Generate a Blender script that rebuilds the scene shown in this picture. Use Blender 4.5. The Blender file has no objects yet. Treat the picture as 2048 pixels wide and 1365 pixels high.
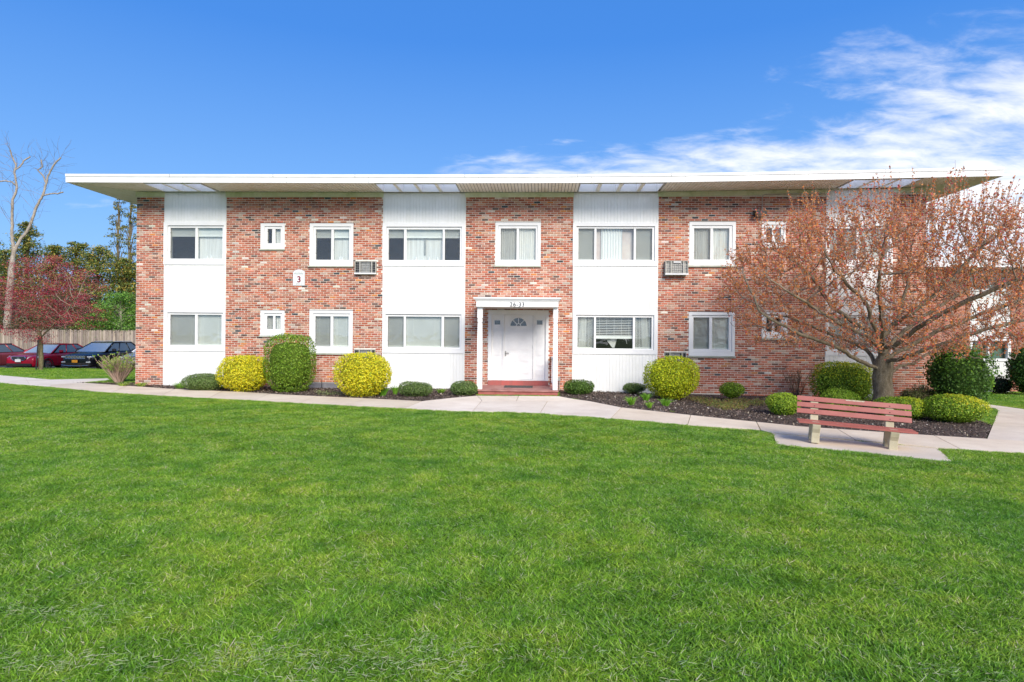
import bpy, bmesh, math, random
import numpy as np
from mathutils import Matrix, Vector
from mathutils.geometry import delaunay_2d_cdt

# ------------------------------------------------------------------ camera, sky, sun, exposure
SC = bpy.context.scene
COL = SC.collection
F = 1251.0; HOR = 668.5; CAMH = 1.75; YAW = math.atan(56 / F); ROLL = 0.0085
cam_d = bpy.data.cameras.new('camera'); cam = bpy.data.objects.new('camera', cam_d); COL.objects.link(cam)
CR = Matrix.Rotation(YAW, 3, 'Z') @ Matrix.Rotation(math.pi / 2, 3, 'X') @ Matrix.Rotation(ROLL, 3, 'Z')
cam.matrix_world = Matrix.Translation((0, 0, CAMH)) @ CR.to_4x4()
cam_d.sensor_width = 36; cam_d.lens = F / 2048 * 36
cam_d.shift_y = -(682.5 - HOR) / 2048
cam_d.clip_start = 0.1; cam_d.clip_end = 3000
SC.camera = cam

SUN_EL, SUN_AZ = math.radians(33), math.radians(158)      # azimuth clockwise from +Y: behind the camera, to its right
w = bpy.data.worlds.new('World'); SC.world = w; w.use_nodes = True
NT = w.node_tree; NT.nodes.clear()
def wn(t, **k):
    n = NT.nodes.new(t)
    for a, b in k.items(): setattr(n, a, b)
    return n
def wl(a, b): NT.links.new(a, b)
def wmath(op, a, b=None, c=None):
    n = wn('ShaderNodeMath', operation=op)
    for i, v in enumerate((a, b, c)):
        if v is None: continue
        if isinstance(v, (int, float)): n.inputs[i].default_value = v
        else: wl(v, n.inputs[i])
    return n.outputs[0]
out = wn('ShaderNodeOutputWorld'); bg = wn('ShaderNodeBackground')
sky = wn('ShaderNodeTexSky', sky_type='NISHITA'); sky.sun_disc = False
sky.sun_elevation = SUN_EL; sky.sun_rotation = SUN_AZ; sky.air_density = 1.0; sky.dust_density = 0.3; sky.ozone_density = 2.0
hs = wn('ShaderNodeMix', data_type='RGBA'); hs.inputs['Factor'].default_value = 0.88
rp_ = wn('ShaderNodeValToRGB'); e_ = rp_.color_ramp.elements
for _ in range(2): e_.new(0.5)
for q_, (p_, c_) in zip(e_, [(0.0, (1.35, 2.8, 5.0)), (0.16, (0.92, 2.3, 4.9)), (0.42, (0.24, 1.32, 4.2)), (1.0, (0.15, 0.85, 3.0))]): q_.position = p_; q_.color = (*c_, 1)
wl(sky.outputs[0], hs.inputs['A']); wl(rp_.outputs[0], hs.inputs['B'])
tc = wn('ShaderNodeTexCoord'); sp = wn('ShaderNodeSeparateXYZ'); wl(tc.outputs['Generated'], sp.inputs[0])
dx, dy, dz = sp.outputs
wl(dz, rp_.inputs[0])
el = wmath('MAXIMUM', dz, 0.0)
den = wmath('ADD', el, 0.22)
cx = wmath('DIVIDE', dx, den); cy = wmath('DIVIDE', dy, den)
cb = wn('ShaderNodeCombineXYZ'); wl(cx, cb.inputs[0]); wl(cy, cb.inputs[1])
mp = wn('ShaderNodeMapping'); mp.inputs['Rotation'].default_value = (0, 0, math.radians(-28)); mp.inputs['Scale'].default_value = (1.0, 1.9, 1); mp.inputs['Location'].default_value = (3.1, 0.7, 0)
wl(cb.outputs[0], mp.inputs[0])
n1 = wn('ShaderNodeTexNoise'); n1.inputs['Scale'].default_value = 1.15; n1.inputs['Detail'].default_value = 10; n1.inputs['Roughness'].default_value = 0.62; n1.inputs['Distortion'].default_value = 0.35
wl(mp.outputs[0], n1.inputs['Vector'])
n2 = wn('ShaderNodeTexNoise'); n2.inputs['Scale'].default_value = 6.0; n2.inputs['Detail'].default_value = 8; n2.inputs['Roughness'].default_value = 0.6; n2.inputs['Distortion'].default_value = 0.5
wl(mp.outputs[0], n2.inputs['Vector'])
den_n = wmath('ADD', wmath('MULTIPLY', n1.outputs[0], 0.68), wmath('MULTIPLY', n2.outputs[0], 0.32))
# coverage grows towards the right of the view and towards the horizon
hl = wmath('SQRT', wmath('ADD', wmath('MULTIPLY', dx, dx), wmath('MULTIPLY', dy, dy)))
side = wmath('DIVIDE', dx, wmath('MAXIMUM', hl, 0.01))
cov1 = wn('ShaderNodeMapRange', interpolation_type='SMOOTHSTEP'); wl(side, cov1.inputs[0])
cov1.inputs[1].default_value = -0.35; cov1.inputs[2].default_value = 0.75; cov1.inputs[3].default_value = -0.08; cov1.inputs[4].default_value = 0.105
cov2 = wn('ShaderNodeMapRange', interpolation_type='SMOOTHSTEP'); wl(dz, cov2.inputs[0])
cov2.inputs[1].default_value = 0.12; cov2.inputs[2].default_value = 0.5; cov2.inputs[3].default_value = 0.04; cov2.inputs[4].default_value = -0.07
cov3 = wn('ShaderNodeMapRange', interpolation_type='SMOOTHSTEP'); wl(side, cov3.inputs[0])
cov3.inputs[1].default_value = -0.25; cov3.inputs[2].default_value = -0.08; cov3.inputs[3].default_value = 0.0; cov3.inputs[4].default_value = 0.10
cov4 = wn('ShaderNodeMapRange', interpolation_type='SMOOTHSTEP'); wl(dz, cov4.inputs[0])
cov4.inputs[1].default_value = 0.25; cov4.inputs[2].default_value = 0.34; cov4.inputs[3].default_value = 1.0; cov4.inputs[4].default_value = 0.0
dn = wmath('ADD', wmath('ADD', wmath('ADD', den_n, cov1.outputs[0]), cov2.outputs[0]), wmath('MULTIPLY', cov3.outputs[0], cov4.outputs[0]))
cm = wn('ShaderNodeMapRange', interpolation_type='SMOOTHSTEP'); wl(dn, cm.inputs[0])
cm.inputs[1].default_value = 0.51; cm.inputs[2].default_value = 0.77; cm.inputs[3].default_value = 0.0; cm.inputs[4].default_value = 0.86
mixc = wn('ShaderNodeMix', data_type='RGBA'); wl(cm.outputs[0], mixc.inputs['Factor'])
bs = wn('ShaderNodeVectorMath', operation='SCALE'); bs.inputs['Scale'].default_value = 1.0
wl(hs.outputs['Result'], mixc.inputs['A']); mixc.inputs['B'].default_value = (6.3, 6.2, 6.05, 1)
wl(mixc.outputs['Result'], bg.inputs['Color']); bg.inputs['Strength'].default_value = 0.12
wl(bg.outputs[0], out.inputs[0])

sun_d = bpy.data.lights.new('sun', 'SUN'); sun_d.energy = 2.9; sun_d.angle = math.radians(28); sun_d.color = (1.0, 0.93, 0.82)
sun = bpy.data.objects.new('sun', sun_d); COL.objects.link(sun)
sdir = Vector((math.sin(SUN_AZ) * math.cos(SUN_EL), math.cos(SUN_AZ) * math.cos(SUN_EL), math.sin(SUN_EL)))
sun.rotation_euler = sdir.to_track_quat('Z', 'Y').to_euler(); sun.location = sdir * 60
SC.view_settings.view_transform = 'Standard'; SC.view_settings.look = 'None'
SC.view_settings.exposure = 0.74; SC.view_settings.gamma = 1.0
SC.render.engine = 'CYCLES'
SC.cycles.max_bounces = 6; SC.cycles.diffuse_bounces = 4; SC.cycles.transparent_max_bounces = 12; SC.cycles.use_denoising = True

# ------------------------------------------------------------------ projection helpers
CRn = np.array(CR)
def ray(px, py):
    return CRn @ np.array([(px - 1024) / F, (HOR - py) / F, -1.0])
def at(px, py, Y):
    d = ray(px, py); t = Y / d[1]
    return (d[0] * t, Y, CAMH + d[2] * t)
def sst(a, b, x):
    t = np.clip((np.asarray(x, float) - a) / (b - a), 0, 1); return t * t * (3 - 2 * t)
def gz(x, y):
    z = -0.12 * sst(1, 6, x)
    z = z - 0.70 * sst(19, 30, y) * sst(10.5, 13.5, x)
    z = z - 0.28 * sst(20, 31, y) * sst(10, 15, -np.asarray(x, float)) - 0.28 * sst(31.6, 32.1, y) * sst(10, 15, -np.asarray(x, float))
    return z
def G(px, py):
    d = ray(px, py); z = 0.0
    for _ in range(12):
        t = (z - CAMH) / d[2]; z = float(gz(d[0] * t, d[1] * t))
    t = (z - CAMH) / d[2]
    return (d[0] * t, d[1] * t, z)
def pix(p):                                    # N x 3 -> pixels
    q = (np.asarray(p, float) - np.array([0, 0, CAMH])) @ CRn
    return 1024 + F * q[..., 0] / -q[..., 2], HOR - F * q[..., 1] / -q[..., 2]
YW = 19.40
def wr(x0, y0, x1, y1, Y=YW):                  # rectangle on a frontal plane
    xm, ym = (x0 + x1) / 2, (y0 + y1) / 2
    return at(x0, ym, Y)[0], at(x1, ym, Y)[0], at(xm, y1, Y)[2], at(xm, y0, Y)[2]

# ------------------------------------------------------------------ object helpers
ORG = {}
def tag(o, label=None, cat=None, group=None, kind=None):
    if label: o['label'] = label
    if cat: o['category'] = cat
    if group: o['group'] = group
    if kind: o['kind'] = kind
    return o
def thing(name, loc, label, cat, group=None, rot=0):
    o = bpy.data.objects.new(name, None); COL.objects.link(o); o.empty_display_size = 0.2
    o.location = loc; o.rotation_euler = (0, 0, rot); ORG[o.name] = (Vector(loc), rot)
    return tag(o, label, cat, group)
def origin(o):
    v = Vector((0, 0, 0))
    while o is not None:
        v = v + Vector(o.location); o = o.parent
    return v
def link(name, me, mat=None, parent=None, loc=None):
    o = bpy.data.objects.new(name, me); COL.objects.link(o)
    if mat is not None and len(me.materials) == 0:
        for m in (mat if isinstance(mat, (list, tuple)) else [mat]): me.materials.append(m)
    if parent is not None: o.parent = parent
    if loc is not None: o.location = loc
    return o
class MB:
    def __init__(s): s.v = []; s.f = []; s.c = []; s.m = []; s.cur = (1, 1, 1); s.mi = 0
    def face(s, pts, c=None):
        i = len(s.v); s.v += [tuple(p) for p in pts]; s.f.append(tuple(range(i, i + len(pts)))); s.c.append(c or s.cur); s.m.append(s.mi)
    def raw(s, V, Fs, c=None):
        i = len(s.v); s.v += [tuple(p) for p in V]
        for f in Fs: s.f.append(tuple(i + k for k in f)); s.c.append(c or s.cur); s.m.append(s.mi)
    def box(s, x0, x1, y0, y1, z0, z1, c=None):
        V = [(x0, y0, z0), (x1, y0, z0), (x1, y1, z0), (x0, y1, z0), (x0, y0, z1), (x1, y0, z1), (x1, y1, z1), (x0, y1, z1)]
        s.raw(V, [(0, 3, 2, 1), (4, 5, 6, 7), (0, 1, 5, 4), (1, 2, 6, 5), (2, 3, 7, 6), (3, 0, 4, 7)], c)
    def quadbox(s, P, h, c=None):              # P 4 bottom points, h vector up
        V = [Vector(p) for p in P] + [Vector(p) + Vector(h) for p in P]
        s.raw(V, [(0, 3, 2, 1), (4, 5, 6, 7), (0, 1, 5, 4), (1, 2, 6, 5), (2, 3, 7, 6), (3, 0, 4, 7)], c)
    def prism(s, pts2, y0, y1, c=None):        # outline in xz extruded along y
        n = len(pts2); V = [(p[0], y0, p[1]) for p in pts2] + [(p[0], y1, p[1]) for p in pts2]
        s.raw(V, [tuple(range(n)), tuple(range(2 * n - 1, n - 1, -1))] + [(i, (i + 1) % n + 0, n + (i + 1) % n, n + i)[::-1] for i in range(n)], c)
    def tube(s, pts, rad, sides=6, c=None, cap=True):
        pts = [Vector(p) for p in pts]; n = len(pts)
        if isinstance(rad, (int, float)): rad = [rad] * n
        i0 = len(s.v); prev = None
        for i, p in enumerate(pts):
            d = (pts[min(i + 1, n - 1)] - pts[max(i - 1, 0)])
            d = d.normalized() if d.length > 1e-9 else Vector((0, 0, 1))
            if prev is None:
                a = d.orthogonal().normalized()
            else:
                a = prev - d * prev.dot(d); a = a.normalized() if a.length > 1e-6 else d.orthogonal().normalized()
            prev = a; b = d.cross(a)
            for k in range(sides):
                t = 2 * math.pi * k / sides; s.v.append(tuple(p + (a * math.cos(t) + b * math.sin(t)) * rad[i]))
        for i in range(n - 1):
            for k in range(sides):
                k2 = (k + 1) % sides
                s.f.append((i0 + i * sides + k, i0 + i * sides + k2, i0 + (i + 1) * sides + k2, i0 + (i + 1) * sides + k)); s.c.append(c or s.cur); s.m.append(s.mi)
        if cap:
            s.f.append(tuple(i0 + (n - 1) * sides + k for k in range(sides))); s.c.append(c or s.cur); s.m.append(s.mi)
            s.f.append(tuple(i0 + k for k in reversed(range(sides)))); s.c.append(c or s.cur); s.m.append(s.mi)
    def mesh(s, name, off=(0, 0, 0), smooth=False):
        me = bpy.data.meshes.new(name)
        o = Vector(off); me.from_pydata([(x - o.x, y - o.y, z - o.z) for x, y, z in s.v], [], s.f)
        a = me.attributes.new('tint', 'FLOAT_COLOR', 'FACE')
        arr = np.ones((len(s.f), 4), np.float32); arr[:, :3] = np.array(s.c, np.float32).reshape(-1, 3); a.data.foreach_set('color', arr.ravel())
        if any(s.m): me.polygons.foreach_set('material_index', s.m)
        if smooth: me.polygons.foreach_set('use_smooth', [True] * len(me.polygons))
        me.update(); return me
    def build(s, name, mat, parent=None, smooth=False, local=False, loc=None):
        off = (0, 0, 0) if (parent is None or local) else origin(parent)
        return link(name, s.mesh(name, off, smooth), mat, parent, loc)
def quads(name, V, C, mat, parent=None, off=None):      # V (n,4,3) numpy, C (n,3)
    n = len(V); me = bpy.data.meshes.new(name)
    V = np.asarray(V, np.float32).reshape(-1, 3)
    o = np.array(origin(parent)) if parent is not None else np.zeros(3)
    V = V - o.astype(np.float32)
    me.vertices.add(4 * n); me.vertices.foreach_set('co', V.ravel().astype(np.float32))
    me.loops.add(4 * n); me.loops.foreach_set('vertex_index', np.arange(4 * n, dtype=np.int32))
    me.polygons.add(n); me.polygons.foreach_set('loop_start', np.arange(0, 4 * n, 4, dtype=np.int32))
    a = me.attributes.new('tint', 'FLOAT_COLOR', 'FACE'); arr = np.ones((n, 4), np.float32); arr[:, :3] = C; a.data.foreach_set('color', arr.ravel())
    me.update(); me.validate()
    return link(name, me, mat, parent)

# ------------------------------------------------------------------ materials
class MT:
    def __init__(s, name, rough=0.6, spec=0.5, metal=0.0):
        s.m = bpy.data.materials.new(name); s.m.use_nodes = True; s.nt = s.m.node_tree
        s.b = s.nt.nodes['Principled BSDF']; s.b.inputs['Roughness'].default_value = rough
        s.b.inputs['Specular IOR Level'].default_value = spec; s.b.inputs['Metallic'].default_value = metal
    def n(s, t, **k):
        n = s.nt.nodes.new(t)
        for a, b in k.items(): setattr(n, a, b)
        return n
    def l(s, a, b): s.nt.links.new(a, b)
    def noise(s, scale, detail=4, rough=0.6, coord='Object', stretch=None):
        tc = s.n('ShaderNodeTexCoord') if coord != 'Position' else s.n('ShaderNodeNewGeometry')
        o = tc.outputs[coord]
        if stretch:
            mp = s.n('ShaderNodeMapping'); mp.inputs['Scale'].default_value = stretch; s.l(o, mp.inputs[0]); o = mp.outputs[0]
        t = s.n('ShaderNodeTexNoise'); t.inputs['Scale'].default_value = scale; t.inputs['Detail'].default_value = detail; t.inputs['Roughness'].default_value = rough
        s.l(o, t.inputs['Vector']); return t.outputs[0]
    def ramp(s, f, stops):
        r = s.n('ShaderNodeValToRGB'); s.l(f, r.inputs[0]); e = r.color_ramp.elements
        while len(e) < len(stops): e.new(0.5)
        for q, (p, c) in zip(e, stops):
            q.position = p; q.color = (*c, 1) if len(c) == 3 else c
        return r.outputs[0]
    def mix(s, a, b, f, mode='MIX'):
        m = s.n('ShaderNodeMix', data_type='RGBA', blend_type=mode)
        for k, v in (('A', a), ('B', b)):
            if isinstance(v, tuple): m.inputs[k].default_value = (*v, 1)
            else: s.l(v, m.inputs[k])
        if isinstance(f, (int, float)): m.inputs['Factor'].default_value = f
        else: s.l(f, m.inputs['Factor'])
        return m.outputs['Result']
    def tint(s):
        a = s.n('ShaderNodeAttribute'); a.attribute_name = 'tint'; return a.outputs['Color']
    def color(s, c):
        if isinstance(c, tuple): s.b.inputs['Base Color'].default_value = (*c, 1)
        else: s.l(c, s.b.inputs['Base Color'])
        return s
    def bump(s, h, strength=0.3, dist=0.01):
        b = s.n('ShaderNodeBump'); b.inputs['Strength'].default_value = strength; b.inputs['Distance'].default_value = dist
        s.l(h, b.inputs['Height']); s.l(b.outputs[0], s.b.inputs['Normal']); return s
def varied(name, c0, c1, scale=6, rough=0.6, spec=0.4, bump=0.0, detail=5, metal=0.0, stretch=None, coord='Position', lo=0.35, hi=0.65):
    t = MT(name, rough, spec, metal); nz = t.noise(scale, detail, 0.6, coord, stretch)
    t.color(t.ramp(nz, [(lo, c0), (hi, c1)]))
    if bump: t.bump(nz, bump)
    return t.m
M = {}
def paint(name, col, rough=0.25, metal=0.3):
    t = MT(name, rough, 0.3, metal); t.color(col); t.b.inputs['Coat Weight'].default_value = 0.35; t.b.inputs['Coat Roughness'].default_value = 0.12; return t.m
def mk_brick():
    t = MT('brick', 0.85, 0.25); nz = t.noise(38, 6, 0.7, 'Position'); n2 = t.noise(1.3, 3, 0.6, 'Position')
    c = t.mix(t.tint(), t.ramp(nz, [(0.3, (0.72, 0.68, 0.66)), (0.7, (1.2, 1.2, 1.22))]), 1.0, 'MULTIPLY')
    c = t.mix(c, t.ramp(n2, [(0.3, (0.84, 0.84, 0.83)), (0.7, (1.1, 1.1, 1.1))]), 1.0, 'MULTIPLY')
    # chalky efflorescence
    n3 = t.noise(9, 6, 0.75, 'Position')
    c = t.mix(c, (0.62, 0.55, 0.48), t.ramp(n3, [(0.58, (0, 0, 0)), (0.78, (0.6, 0.6, 0.6))]))
    t.color(c); t.bump(nz, 0.5, 0.006); return t.m
M['brick'] = mk_brick()
M['mortar'] = varied('mortar', (0.66, 0.59, 0.51), (0.84, 0.77, 0.69), 20, 0.95, 0.2, 0.3)
M['white'] = varied('white_paint', (0.78, 0.78, 0.77), (0.86, 0.86, 0.85), 3, 0.45, 0.4)
def mk_siding():
    t = MT('siding_paint', 0.5, 0.35); a = t.noise(2.5, 5, 0.6, 'Position', (3, 3, 0.5)); b = t.noise(7, 6, 0.75, 'Position', (3.5, 1, 0.35)); c = t.noise(1.2, 5, 0.7, 'Position')
    k = t.ramp(a, [(0.35, (0.79, 0.79, 0.765)), (0.65, (0.84, 0.84, 0.82))]); k = t.mix(k, (0.60, 0.60, 0.55), t.ramp(b, [(0.55, (0, 0, 0)), (0.80, (0.5, 0.5, 0.5))])); k = t.mix(k, (0.68, 0.69, 0.60), t.ramp(c, [(0.5, (0, 0, 0)), (0.8, (0.4, 0.4, 0.4))]))
    t.color(k); return t.m
M['siding_plain'] = varied('siding_paint', (0.74, 0.74, 0.715), (0.81, 0.81, 0.79), 2.5, 0.5, 0.35, 0.05, stretch=(3, 3, 0.6))
M['vinyl'] = varied('white_vinyl', (0.76, 0.76, 0.755), (0.82, 0.82, 0.815), 2, 0.55, 0.3)
M['siding'] = mk_siding()
def mk_soffit():
    t = MT('soffit_board', 0.6, 0.3); nz = t.noise(5, 6, 0.7, 'Position', (1, 0.5, 1)); n2 = t.noise(2.2, 5, 0.7, 'Position')
    c = t.ramp(nz, [(0.32, (0.87, 0.82, 0.68)), (0.6, (0.94, 0.92, 0.84))])
    c = t.mix(c, (0.30, 0.36, 0.13), t.ramp(n2, [(0.56, (0, 0, 0)), (0.8, (0.5, 0.5, 0.5))]))
    n3 = t.noise(26, 6, 0.8, 'Position', (1, 0.3, 1)); c = t.mix(c, (0.2, 0.17, 0.11), t.ramp(n3, [(0.58, (0, 0, 0)), (0.72, (0.55, 0.55, 0.55))]))
    t.color(c); return t.m
M['soffit'] = mk_soffit()
def mk_frieze():
    t = MT('frieze_paint', 0.6, 0.3); nz = t.noise(1.6, 5, 0.7, 'Position')
    t.color(t.ramp(nz, [(0.35, (0.76, 0.77, 0.60)), (0.55, (0.64, 0.67, 0.44)), (0.72, (0.42, 0.48, 0.24))])); return t.m
M['frieze'] = mk_frieze()
def mk_glass():
    t = MT('window_glass'); nt = t.nt; nt.nodes.remove(t.b)
    tr = t.n('ShaderNodeBsdfTransparent'); tr.inputs[0].default_value = (0.95, 0.97, 0.96, 1)
    gl = t.n('ShaderNodeBsdfGlossy'); gl.inputs['Roughness'].default_value = 0.02; gl.inputs['Color'].default_value = (1, 1, 1, 1)
    nz = t.noise(3, 2, 0.5, 'Position'); bp = t.n('ShaderNodeBump'); bp.inputs['Strength'].default_value = 0.05; bp.inputs['Distance'].default_value = 0.05
    t.l(nz, bp.inputs['Height']); t.l(bp.outputs[0], gl.inputs['Normal'])
    fr = t.n('ShaderNodeLayerWeight'); fr.inputs[0].default_value = 0.5
    pw_ = t.n('ShaderNodeMath', operation='POWER'); t.l(fr.outputs['Facing'], pw_.inputs[0]); pw_.inputs[1].default_value = 4.5
    ad = t.n('ShaderNodeMath', operation='MULTIPLY_ADD'); t.l(pw_.outputs[0], ad.inputs[0]); ad.inputs[1].default_value = 0.85; ad.inputs[2].default_value = 0.065
    mx = t.n('ShaderNodeMixShader'); t.l(ad.outputs[0], mx.inputs[0]); t.l(tr.outputs[0], mx.inputs[1]); t.l(gl.outputs[0], mx.inputs[2])
    t.l(mx.outputs[0], nt.nodes['Material Output'].inputs[0]); return t.m
M['glass'] = mk_glass()
def mk_screen(name, col, op):
    t = MT(name, 0.7, 0.2); t.color(col); nt = t.nt
    tr = t.n('ShaderNodeBsdfTransparent'); mx = t.n('ShaderNodeMixShader'); mx.inputs[0].default_value = op
    t.l(tr.outputs[0], mx.inputs[1]); t.l(t.b.outputs[0], mx.inputs[2]); t.l(mx.outputs[0], nt.nodes['Material Output'].inputs[0]); return t.m
M['screen'] = mk_screen('insect_screen', (0.14, 0.14, 0.14), 0.27)
M['sheer'] = mk_screen('sheer_curtain', (0.8, 0.79, 0.76), 0.8)
M['plexi'] = mk_screen('plastic_cover', (0.24, 0.24, 0.26), 0.65)
M['dark'] = varied('dark_interior', (0.030, 0.029, 0.028), (0.05, 0.048, 0.045), 3, 0.9, 0.1)
M['blind'] = varied('blind', (0.80, 0.80, 0.76), (0.87, 0.87, 0.84), 2, 0.6, 0.3)
M['curtain'] = varied('curtain', (0.62, 0.60, 0.57), (0.8, 0.79, 0.77), 2, 0.8, 0.2, stretch=(14, 1, 0.5))
M['pink_curtain'] = varied('pink_curtain', (0.62, 0.5, 0.48), (0.74, 0.66, 0.62), 2, 0.8, 0.2)
M['black'] = varied('black_paint', (0.02, 0.02, 0.022), (0.035, 0.035, 0.04), 8, 0.5, 0.4)
M['grey_metal'] = varied('grey_metal', (0.28, 0.28, 0.27), (0.42, 0.41, 0.38), 14, 0.5, 0.5, metal=0.3)
M['pale_metal'] = varied('pale_metal', (0.36, 0.35, 0.30), (0.50, 0.48, 0.43), 14, 0.5, 0.5)
M['well_white'] = varied('skylight_white', (0.82, 0.83, 0.84), (0.88, 0.88, 0.88), 3, 0.5, 0.3)
def mk_translucent(name, col):
    t = MT(name); nt = t.nt; nt.nodes.remove(t.b); d = t.n('ShaderNodeBsdfTranslucent'); d.inputs[0].default_value = (*col, 1)
    e = t.n('ShaderNodeBsdfTransparent'); mx = t.n('ShaderNodeMixShader'); mx.inputs[0].default_value = 0.04
    t.l(d.outputs[0], mx.inputs[1]); t.l(e.outputs[0], mx.inputs[2]); t.l(mx.outputs[0], nt.nodes['Material Output'].inputs[0]); return t.m
M['skylight'] = mk_translucent('skylight_panel', (0.95, 0.96, 0.97))
M['roof'] = varied('roof_membrane', (0.35, 0.35, 0.34), (0.5, 0.5, 0.48), 3, 0.8, 0.2)
M['step_red'] = varied('red_step_paint', (0.36, 0.10, 0.085), (0.46, 0.15, 0.125), 7, 0.6, 0.3, 0.1)
M['step_top'] = varied('worn_red_step', (0.33, 0.13, 0.11), (0.47, 0.24, 0.21), 5, 0.7, 0.3, 0.1)
def mk_concrete(name, c0, c1, c2):
    t = MT(name, 0.9, 0.2); a = t.noise(0.9, 6, 0.65, 'Position'); b = t.noise(70, 4, 0.7, 'Position')
    c = t.ramp(a, [(0.3, c0), (0.5, c1), (0.72, c2)]); c = t.mix(c, t.ramp(b, [(0.3, (0.90, 0.89, 0.88)), (0.7, (1.08, 1.08, 1.08))]), 1.0, 'MULTIPLY')
    n3 = t.noise(5, 7, 0.8, 'Position'); c = t.mix(c, (0.27, 0.23, 0.18), t.ramp(n3, [(0.60, (0, 0, 0)), (0.80, (0.32, 0.32, 0.32))]))
    t.color(t.mix(c, t.tint(), 1.0, 'MULTIPLY')); t.bump(b, 0.25, 0.004); return t.m
M['concrete'] = mk_concrete('walk_concrete', (0.64, 0.54, 0.43), (0.74, 0.64, 0.52), (0.82, 0.73, 0.61))
M['bench_concrete'] = mk_concrete('bench_concrete', (0.26, 0.23, 0.14), (0.46, 0.41, 0.28), (0.60, 0.55, 0.41))
def mk_mulch():
    t = MT('mulch', 0.95, 0.15); a = t.noise(28, 6, 0.75, 'Position'); b = t.noise(1.1, 4, 0.6, 'Position')
    c = t.ramp(a, [(0.3, (0.03, 0.022, 0.019)), (0.55, (0.11, 0.083, 0.07)), (0.72, (0.27, 0.21, 0.17))])
    c = t.mix(c, (0.14, 0.10, 0.075), t.ramp(b, [(0.5, (0, 0, 0)), (0.75, (0.5, 0.5, 0.5))])); t.color(c); t.bump(a, 0.8, 0.03); return t.m
M['mulch'] = mk_mulch()
def tinted(name, rough=0.6, spec=0.3, transl=0.0, nscale=0.0):
    t = MT(name, rough, spec); c = t.tint()
    if nscale:
        nz = t.noise(nscale, 3, 0.6, 'Position'); c = t.mix(c, t.ramp(nz, [(0.3, (0.72, 0.78, 0.8)), (0.7, (1.22, 1.16, 1.05))]), 1.0, 'MULTIPLY')
    t.color(c)
    if transl:
        tr = t.n('ShaderNodeBsdfTranslucent'); t.l(c, tr.inputs[0]); mx = t.n('ShaderNodeMixShader'); mx.inputs[0].default_value = transl
        t.l(t.b.outputs[0], mx.inputs[1]); t.l(tr.outputs[0], mx.inputs[2]); t.l(mx.outputs[0], t.nt.nodes['Material Output'].inputs[0])
    return t.m
M['leaf'] = tinted('leaf', 0.5, 0.35, 0.3)
M['chip'] = tinted('bark_chip', 0.9, 0.15)
M['twig'] = tinted('twig', 0.85, 0.2)
def mk_grass():
    t = MT('grass_blade', 0.55, 0.25); c = t.tint()
    a = t.noise(0.55, 4, 0.6, 'Position'); b = t.noise(2.6, 4, 0.65, 'Position')
    c = t.mix(c, t.ramp(a, [(0.32, (0.66, 0.80, 0.85)), (0.5, (1, 1, 1)), (0.70, (1.30, 1.10, 1.0))]), 1.0, 'MULTIPLY')
    c = t.mix(c, t.ramp(b, [(0.34, (0.62, 0.76, 0.7)), (0.5, (1, 1, 1)), (0.68, (1.42, 1.14, 1.5))]), 1.0, 'MULTIPLY')
    t.color(c); tr = t.n('ShaderNodeBsdfTranslucent'); t.l(c, tr.inputs[0]); mx = t.n('ShaderNodeMixShader'); mx.inputs[0].default_value = 0.28
    t.l(t.b.outputs[0], mx.inputs[1]); t.l(tr.outputs[0], mx.inputs[2]); t.l(mx.outputs[0], t.nt.nodes['Material Output'].inputs[0]); return t.m
M['grass'] = mk_grass()
def mk_soil():
    t = MT('lawn_soil', 0.95, 0.1); a = t.noise(30, 5, 0.7, 'Position'); b = t.noise(0.7, 5, 0.6, 'Position')
    c = t.ramp(a, [(0.3, (0.02, 0.045, 0.008)), (0.6, (0.05, 0.12, 0.015)), (0.8, (0.10, 0.18, 0.04))])
    c = t.mix(c, (0.09, 0.14, 0.04), t.ramp(b, [(0.45, (0, 0, 0)), (0.75, (0.5, 0.5, 0.5))])); t.color(c); t.bump(a, 0.6, 0.03); return t.m
M['soil'] = mk_soil()
M['asphalt'] = varied('asphalt', (0.045, 0.045, 0.047), (0.075, 0.074, 0.072), 30, 0.9, 0.2)
def mk_bark(name, c0, c1, c2, sc=14):
    t = MT(name, 0.9, 0.2); a = t.noise(sc, 7, 0.75, 'Position', (1, 1, 0.45)); b = t.noise(sc * 2.2, 5, 0.8, 'Position', (1, 1, 2.2))
    c = t.ramp(a, [(0.3, c0), (0.5, c1), (0.7, c2)]); c = t.mix(c, t.ramp(b, [(0.35, (0.55, 0.55, 0.55)), (0.6, (1.1, 1.1, 1.1))]), 1.0, 'MULTIPLY')
    t.color(c); t.bump(a, 0.9, 0.03); return t.m
M['bark'] = mk_bark('grey_bark', (0.12, 0.09, 0.055), (0.24, 0.19, 0.12), (0.38, 0.32, 0.23))
M['pale_bark'] = mk_bark('pale_bark', (0.22, 0.17, 0.12), (0.42, 0.36, 0.29), (0.58, 0.52, 0.45), 5)
M['maple_bark'] = mk_bark('maple_bark', (0.10, 0.08, 0.04), (0.2, 0.17, 0.09), (0.3, 0.27, 0.17), 8)
def mk_fence():
    t = MT('weathered_board', 0.85, 0.2); a = t.noise(5, 5, 0.6, 'Position', (8, 8, 0.6)); t.color(t.mix(t.ramp(a, [(0.35, (0.30, 0.24, 0.19)), (0.65, (0.50, 0.43, 0.35))]), t.tint(), 1.0, 'MULTIPLY')); return t.m
M['fence_board'] = mk_fence()
M['fence'] = varied('weathered_wood', (0.25, 0.20, 0.15), (0.46, 0.39, 0.32), 5, 0.85, 0.2, 0.2, stretch=(8, 8, 0.6))
M['sill'] = varied('grey_sill', (0.36, 0.38, 0.29), (0.50, 0.51, 0.44), 4, 0.7, 0.3)
M['bench_red'] = None
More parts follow.
